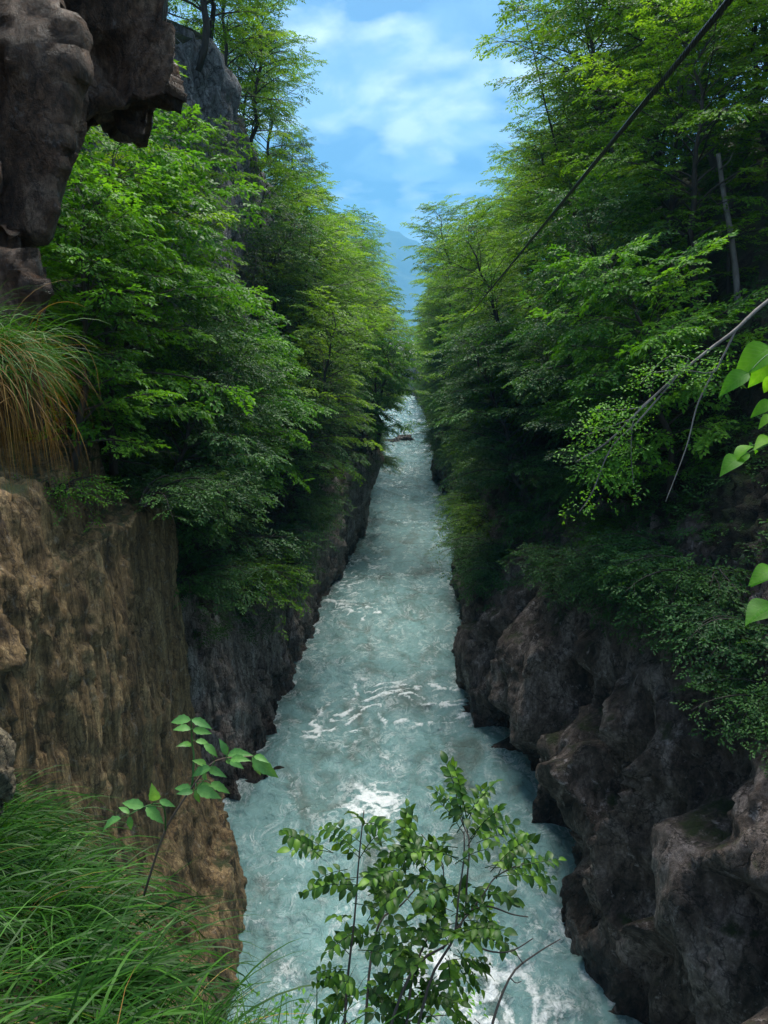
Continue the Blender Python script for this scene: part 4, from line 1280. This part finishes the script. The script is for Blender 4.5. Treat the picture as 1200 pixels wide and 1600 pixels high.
# big bright leaves reaching in at the right edge
GL = [leaf_mesh('leaf', M['bright'], wd, 8, tone=t0, bend=bd, peak=.34, fold=fd, tip=1.1) for t0, bd, wd, fd in ((.3, .35, .60, .16), (.6, .45, .66, .14), (.85, .3, .56, .2))]
def gp(x, y, zc):
    return at_depth(950 + x / 2.0, 430 + y / 2.0, zc)
g0 = np.array([1.45, 0.9, 18.2])
haz = thing('hazel_sapling', 'sapling at the right edge with large bright green leaves close to the camera', 'sapling', g0)
hs = smooth_path([g0, (1.42, 1.1, 19.0), (1.38, 1.3, 19.8), (1.34, 1.42, 20.4), (1.38, 1.5, 20.9)], 40)
stem_obj(haz, hs, .012, .004, M['bark_brown'], n=24)
def on_stem(z):
    return np.array([np.interp(z, hs[:, 2], hs[:, k]) for k in range(3)])
for k in range(16):                                        # the sapling's other shoots, turned away from the river
    z = 19.0 + k * .115
    q = on_stem(z); an = -1.9 + 2.399 * k % 3.3
    tip_ = q + np.array([math.cos(an) * .30, math.sin(an) * .26, .06])
    stem_obj(haz, [q, (q + tip_) / 2 + np.array([0, 0, .03]), tip_], .0035, .0014, M['bark_brown'], 'twig', 5, 8)
    for f, sgn in ((.5, 1), (.75, -1), (1.0, 0)):
        d_ = unit(tip_ - q); sd_ = np.cross([0, 0, 1.0], d_)
        put_leaf(haz, GL[k % 3], q + (tip_ - q) * f, d_ + sd_ * sgn * .9 + np.array([0, 0, -.25]), np.array([nrg.normal(0, .2), nrg.normal(0, .2), 1.0]), nrg.uniform(.07, .11))
for (x, y) in ((520, 235), (520, 420), (530, 520), (530, 930), (530, 1035)):
    q = gp(x, y, 1.62)
    sp0 = on_stem(q[2] - .12)
    stem_obj(haz, [sp0, (sp0 + q) / 2 + np.array([0, 0, .05]), q], .004, .0016, M['bark_brown'], 'twig', 5, 8)
for (x0, y0, x1, y1, v) in [(510,225,392,302,1),(520,255,440,350,1),(440,305,332,368,0),(520,310,478,382,2),(520,400,430,432,1),(520,440,462,472,2),(455,535,372,562,1),(445,560,378,590,1),(440,535,480,548,0),(412,570,350,610,0),(520,515,452,522,2),(520,925,428,966,0),(520,920,440,942,1),(520,1025,412,1058,0),(520,1045,446,1064,0)]:
    zc = 1.62 + nrg.uniform(-.04, .05)
    a = gp(x0, y0, zc); b = gp(x1, y1, zc + nrg.uniform(-.05, .03))
    put_leaf(haz, GL[v], a, b - a, np.array([nrg.normal(0, .3), nrg.normal(-.5, .3), 1.0]), np.linalg.norm(b - a) * .85, stalk=M['elder'])

# bare twig at the bottom right of the bush
tw = thing('bare_twig', 'thin leafless twig curving up from the ledge over white water', 'twig', at_depth(760, 1660, 1.85))
stem_obj(tw, [at_depth(760, 1660, 1.85), at_depth(772, 1590, 1.9), at_depth(800, 1522, 1.95), at_depth(838, 1490, 2.0), at_depth(876, 1467, 2.02)], .0042, .0014, M['bark'])
stem_obj(tw, [at_depth(797, 1527, 1.95), at_depth(806, 1536, 1.95), at_depth(815, 1533, 1.95)], .0018, .001, M['bark'], 'side_twig', 5, 6)
stem_obj(tw, [at_depth(818, 1506, 1.97), at_depth(812, 1498, 1.97), at_depth(808, 1492, 1.97)], .0018, .001, M['bark'], 'side_twig', 5, 6)

# ------------------------------------------------------------------ grass
def blades(name, O, az, e0, ln, wd, bend, tone, mat, nseg=7, rngs=nrg):
    n = len(O)
    f = np.linspace(0, 1, nseg + 1)
    pos = O.copy()
    V = []
    e = e0.copy(); a = az.copy()
    tw = rngs.normal(0, .5, n)
    for k in range(nseg + 1):
        d = np.stack([np.cos(a) * np.cos(e), np.sin(a) * np.cos(e), np.sin(e)], 1)
        s_ = np.stack([-np.sin(a), np.cos(a), np.zeros(n)], 1)
        u = np.cross(d, s_)
        s2 = s_ * np.cos(tw)[:, None] + u * np.sin(tw)[:, None]
        w_ = wd * (1 - f[k] ** 2.2) * .5 + .0002
        V.append(pos - s2 * w_[:, None]); V.append(pos + s2 * w_[:, None])
        pos = pos + d * (ln / nseg)[:, None]
        e = np.maximum(e - bend / nseg, -1.5)
        a = a + rngs.normal(0, .05, n)
    V = np.stack(V, 1)                       # n, 2(nseg+1), 3
    m = 2 * (nseg + 1)
    q = np.concatenate([np.arange(n)[:, None] * m + np.array([2 * k, 2 * k + 1, 2 * k + 3, 2 * k + 2]) for k in range(nseg)])
    return mesh_np(name, V.reshape(-1, 3), q, mat, True, {'tone': np.clip(np.repeat(tone, m), 0, 1)})

def tuft_points(n, ntuft, x0, x1, y0, y1, cond=None):
    C = []
    while len(C) < ntuft:
        x, y = nrg.uniform(x0, x1), nrg.uniform(y0, y1)
        if cond is None or cond(x, y):
            C.append((x, y))
    C = np.array(C)
    idx = nrg.integers(0, ntuft, n)
    xy = C[idx] + nrg.normal(0, .045, (n, 2))
    z, _ = ledge_z(xy[:, 0], xy[:, 1])
    return np.stack([xy[:, 0], xy[:, 1], z], 1), idx
def on_bank(x, y):
    e = np.interp(x, [-9, -4, -2.4, -1.5, -0.9, -0.45, 0.0], [6.2, 5.0, 4.3, 3.3, 2.3, 1.75, 1.62])
    return y < e - .02
n = 11000
O, idx = tuft_points(n, 170, -3.4, -.68, .9, 4.4, on_bank)
tt_ = nrg.normal(0, .5, 170)[idx]
az = nrg.normal(-.1, .62, n) + tt_ * .7
link('grass', blades('grass', O, az, R(64) + nrg.normal(0, .26, n), nrg.uniform(.30, .82, n), nrg.uniform(.005, .012, n), nrg.uniform(1.7, 3.4, n), .42 + nrg.normal(0, .24, n) + tt_ * .16, M['grass'], 9), kind='stuff')
n = 1500
O, idx = tuft_points(n, 46, -.70, -.12, 1.0, 1.9, on_bank)
link('grass', blades('grass', O, nrg.normal(.2, .9, n), R(68) + nrg.normal(0, .3, n), nrg.uniform(.12, .42, n), nrg.uniform(.003, .007, n), nrg.uniform(1.2, 3.0, n), .4 + nrg.normal(0, .24, n), M['grass']), kind='stuff')
n = 300
O, idx = tuft_points(n, 60, -3.4, -.55, .9, 4.4, on_bank)
link('dry_grass', blades('dry_grass', O, nrg.normal(-.1, .7, n), R(60) + nrg.normal(0, .25, n), nrg.uniform(.3, .75, n), nrg.uniform(.002, .004, n), nrg.uniform(.8, 2.2, n), nrg.uniform(.3, 1, n), M['straw']), kind='stuff')
n = 260
O, idx = tuft_points(n, 9, -.02, .36, 1.3, 1.55)
link('sedge', blades('sedge', O, nrg.uniform(0, 6.28, n), R(80) + nrg.normal(0, .12, n), nrg.uniform(.14, .34, n), nrg.uniform(.0015, .003, n), nrg.uniform(.1, .7, n), nrg.uniform(0, .5, n), M['grass']), kind='stuff')

# tussock on the rock at the left edge: green on top, dry brown skirt hanging down
tb = at_depth(20, 560, 4.6)
tus = thing('grass_tussock', 'shaggy grass tussock with green top and brown dry skirt hanging down the left edge', 'grass tussock', tb)
n = 1500
O = np.stack([nrg.normal(-.27, .17, n), nrg.normal(0, .16, n), nrg.normal(-.04, .06, n)], 1)
link('green_blades', blades('green_blades', O, nrg.normal(-.1, 1.0, n), R(45) + nrg.normal(0, .42, n), nrg.uniform(.25, .7, n), nrg.uniform(.004, .007, n), nrg.uniform(1.4, 2.8, n), .8 + nrg.normal(0, .2, n), M['grass']), tus, kind='stuff')
n = 1500
O = np.stack([nrg.normal(-.26, .14, n), nrg.normal(-.06, .14, n), nrg.normal(-.10, .09, n)], 1)
link('dry_skirt', blades('dry_skirt', O, nrg.normal(-.5, 1.1, n), R(5) + nrg.normal(0, .5, n), nrg.uniform(.25, .9, n), nrg.uniform(.0025, .005, n), nrg.uniform(1.6, 3.0, n), nrg.uniform(.05, .75, n), M['straw'], 9), tus, kind='stuff')
tuft_rock = MB()
ellipsoid(tuft_rock, (0, 0, 0), (.50, .45, .30))
ellipsoid(tuft_rock, (-.5, .2, .2), (.6, .6, .5))
o = link('boulder', fuse('boulder', tuft_rock, .05, M['rock_dark'], rough_rock(.5, .3, .8, 51.0), 1), loc=tb + np.array([-.48, .12, -.22]))
o['label'] = 'dark rock lump under the hanging grass tussock'; o['category'] = 'boulder'

# ------------------------------------------------------------------ bare branch with sparse leaves reaching in from the right
def zb(x, y, zc=12.5):
    return at_depth(x, y, zc)
br0 = np.array([13.2, 18.0, 23.5])
br = thing('overhanging_branch', 'pale bare branch with sparse yellow green leaves slanting down from the right edge', 'branch', br0)
BP = [[br0, zb(1340, 370, 13.2), zb(1200, 470, 12.7), zb(1150, 515), zb(1110, 545), zb(1060, 585), zb(1000, 640), zb(950, 690), zb(900, 722)],
      [zb(1150, 515), zb(1128, 560), zb(1112, 582), zb(1060, 578), zb(1012, 584)],
      [zb(1118, 575), zb(1090, 632), zb(1072, 700), zb(1040, 784)],
      [zb(1060, 585), zb(1000, 655), zb(955, 700), zb(925, 770), zb(905, 800)],
      [zb(1020, 620), zb(992, 650), zb(986, 700), zb(990, 760)],
      [zb(985, 655), zb(950, 668), zb(915, 680)],
      [zb(1060, 585), zb(1075, 560), zb(1040, 560), zb(1000, 600)],
      [zb(1010, 635), zb(975, 640), zb(930, 640)]]
rr0 = [(.040, .012), (.020, .008), (.017, .007), (.017, .007), (.013, .006), (.012, .006), (.012, .006), (.011, .006)]
O, D, U, SX = [], [], [], []
for k, (pp, (ra, rb)) in enumerate(zip(BP, rr0)):
    stem_obj(br, pp, ra, rb, M['bark_grey'], 'bough' if k == 0 else 'twig', 7, 26)
    sp = smooth_path(pp, 60)
    for q in sp[(36 if k == 0 else 12):]:
        for _ in range(2):
            if nrg.random() < .36 and k != 2:
                O.append(q + nrg.normal(0, .10, 3)); D.append(np.array([nrg.normal(-.5, .6), nrg.normal(0, .6), nrg.normal(-.2, .4)])); U.append(np.array([nrg.normal(0, .4), nrg.normal(-.3, .4), 1.0])); SX.append(nrg.uniform(.6, 1.0))
tpl = [spray_template(nrg, 8, .42, .075) for _ in range(4)]
link('foliage', leaves_mesh('foliage', np.array(O) - br0, np.array(D), np.array(U), np.array(SX), tpl, nrg, M['maple'], nrg.uniform(.5, 1.0, len(O))), br, kind='stuff')

# ------------------------------------------------------------------ steel cable across the gorge
ca = at_depth(1140, 0, 2.7); ce = at_y(690, 545, 150)
cd_ = unit(ce - ca)
c0 = ca - cd_ * 6.0
m_, t_, b_ = new_mat('greased_steel')
b_.inputs['Base Color'].default_value = (0.03, 0.03, 0.032, 1)
b_.inputs['Metallic'].default_value = 0.7
b_.inputs['Roughness'].default_value = 0.38
cab = thing('steel_cable', 'black twisted steel cable running diagonally across the gorge to the right bank', 'cable', c0)
Lc = np.linalg.norm(ce - c0)
s1_ = unit(np.cross(cd_, np.array([0, 0, 1.0]))); s2_ = np.cross(s1_, cd_)
sag = lambda t: -0.0 * t
for k in range(5):
    mb = MB()
    tl = np.arange(0, 26, .014)
    an = tl / .095 * 2 * math.pi * .5 + k * 2 * math.pi / 5
    mb.tube(cd_ * tl[:, None] + (.0080) * (np.cos(an)[:, None] * s1_ + np.sin(an)[:, None] * s2_), .0064, 5)
    link('strand', mb.build('strand', m_), cab)
mb = MB()
mb.tube(np.array([cd_ * x for x in np.linspace(0, Lc, 40)]), np.full(40, .011), 6)
link('core', mb.build('core', m_), cab)

# ------------------------------------------------------------------ footbridge at the far end
fb0 = np.array([-14.0, 314.0, 20.3])
fb = thing('footbridge', 'small pale footbridge spanning the gorge at its far end', 'bridge', fb0)
m_, t_, b_ = new_mat('weathered_concrete')
nn = noise_node(t_, mapped(t_, (1, 1, 1)), 1.5, 6)
t_.links.new(ramp_node(t_, nn.outputs['Fac'], [(.3, (.28, .29, .3)), (.7, (.48, .49, .5))]).outputs[0], b_.inputs['Base Color'])
def box(mb, a, b):
    x0, y0, z0 = a; x1, y1, z1 = b
    mb.add([(x0, y0, z0), (x1, y0, z0), (x1, y1, z0), (x0, y1, z0), (x0, y0, z1), (x1, y0, z1), (x1, y1, z1), (x0, y1, z1)],
           [(0, 3, 2, 1), (4, 5, 6, 7), (0, 1, 5, 4), (1, 2, 6, 5), (2, 3, 7, 6), (3, 0, 4, 7)])
mb = MB(); box(mb, (0, 0, -.6), (34, 2.4, 0)); link('deck', mb.build('deck', m_, False), fb)
for s_ in (0.1, 2.2):
    mb = MB(); box(mb, (0, s_, 1.0), (34, s_ + .1, 1.1)); link('handrail', mb.build('handrail', m_, False), fb)
    for k in range(18):
        mb = MB(); box(mb, (k * 1.98, s_, 0), (k * 1.98 + .08, s_ + .08, 1.0)); link('post', mb.build('post', m_, False), fb)
for x in (3.0, 30.0):
    mb = MB(); box(mb, (x, .4, -9), (x + 1.6, 2.0, -.6)); link('pier', mb.build('pier', m_, False), fb)

# ------------------------------------------------------------------ dead wood on the right slope
def project(P):
    v = P - CAM
    zc = v[..., 1] * CP - v[..., 2] * SP
    yy = v[..., 1] * SP + v[..., 2] * CP
    return 600 + FPX * v[..., 0] / zc, 800 - FPX * yy / zc, zc
RPf = RP.reshape(-1, 3)
RPX, RPYY, RPZ = project(RPf)
def hit_right(px, py):
    d = (RPX - px) ** 2 + (RPYY - py) ** 2 + np.where(RPZ < 1, 1e9, 0)
    c = np.where(d < max(d.min() * 4, 144))[0]
    return RPf[c[np.argmin(RPZ[c])]]
for (bx_, by_, tx, ty, r_, lab) in [(1145, 470, 1122, 240, .13, 'broken grey dead trunk with a pale snapped top on the right slope'),
                                   (1103, 465, 1092, 300, .08, 'thin straight bare trunk left of the broken dead trunk'),
                                   (1128, 452, 1132, 290, .09, 'dark bare trunk just behind the broken dead trunk'),
                                   (1010, 440, 955, 230, .11, 'dark leaning bare trunk rising through the foliage under the cable')]:
    b = hit_right(bx_, by_) - np.array([0, 0, .3])
    _, _, zc = project(b)
    t2 = at_depth(tx, ty, zc)
    sn = thing('dead_tree', lab, 'dead tree', b, 'bare trunks on the right slope')
    mid = [b + (t2 - b) * f + np.array([nrg.normal(0, .07), nrg.normal(0, .07), 0]) for f in (.25, .5, .75)]
    stem_obj(sn, [b] + mid + [t2], r_, r_ * .62, M['bark_grey'] if 'grey' in lab else M['bark'], 'trunk', 9, 22)
    for f in (.45, .62, .8, .9):
        q = b + (t2 - b) * f
        stem_obj(sn, [q, q + np.array([nrg.normal(0, .3), nrg.normal(-.2, .3), .15]), q + np.array([nrg.normal(0, .7), nrg.normal(-.2, .5), .5])], .035, .01, M['bark_grey'] if 'grey' in lab else M['bark'], 'branch_stub', 5, 8)

# leafless tree with fine twigs against the sky
def dead_tree(loc, H, seed, label, lean):
    g = np.random.default_rng(seed)
    root = thing('dead_tree', label, 'dead tree', loc)
    tz = np.linspace(0, 1, 12)
    p = np.stack([lean * H * tz ** 1.3 + np.cumsum(g.normal(0, .06, 12)), np.cumsum(g.normal(0, .06, 12)), tz * H], 1); p[0] = 0
    mb = MB(); mb.tube(p, .14 * (1 - tz) + .012, 7); link('trunk', mb.build('trunk', M['bark']), root)
    mb = MB()
    def grow(q, d, L, r, lev):
        pts = [q]
        for k in range(5):
            d = unit(d + g.normal(0, .16, 3) + np.array([0, 0, .03])); pts.append(pts[-1] + d * L / 5)
        mb.tube(np.array(pts), np.linspace(r, r * .35, 6), 4, cap=False)
        if lev:
            for k in (1, 2, 3, 4, 5):
                for _ in range(2):
                    grow(pts[k], unit(d + g.normal(0, .65, 3)), L * g.uniform(.32, .5), r * .45, lev - 1)
    for k in range(20):
        f = g.uniform(.35, .99)
        q = np.array([np.interp(f, tz, p[:, c]) for c in range(3)])
        az = g.uniform(0, 6.28)
        grow(q, np.array([math.cos(az), math.sin(az), g.uniform(.1, .8)]), H * .20 * (1.15 - f) + .5, .028, 2)
    link('branches', mb.build('branches', M['bark']), root, kind='stuff')
b = on_wall_z(RP, RY, 60, 24)
dead_tree((b[0], 60, b[2] - .2), 21, 5, 'leafless tree with fine bare twigs against the sky on the right', -.28)

# ------------------------------------------------------------------ air
m_ = bpy.data.materials.new('haze_air')
m_.use_nodes = True
t_ = m_.node_tree
t_.nodes.clear()
oo = t_.nodes.new('ShaderNodeOutputMaterial')
pv = t_.nodes.new('ShaderNodeVolumePrincipled')
pv.inputs['Color'].default_value = (0.20, 0.60, 1.0, 1)
pv.inputs['Density'].default_value = 0.00018
pv.inputs['Anisotropy'].default_value = 0.0
t_.links.new(pv.outputs[0], oo.inputs['Volume'])
bx = np.array([(x, y, z) for x in (-12500, 12500) for y in (-1000, 13500) for z in (-6, 1900)], dtype=float)
link('haze', mesh_np('haze', bx, [(0, 1, 3, 2), (4, 6, 7, 5), (0, 4, 5, 1), (2, 3, 7, 6), (0, 2, 6, 4), (1, 5, 7, 3)], m_), kind='stuff')
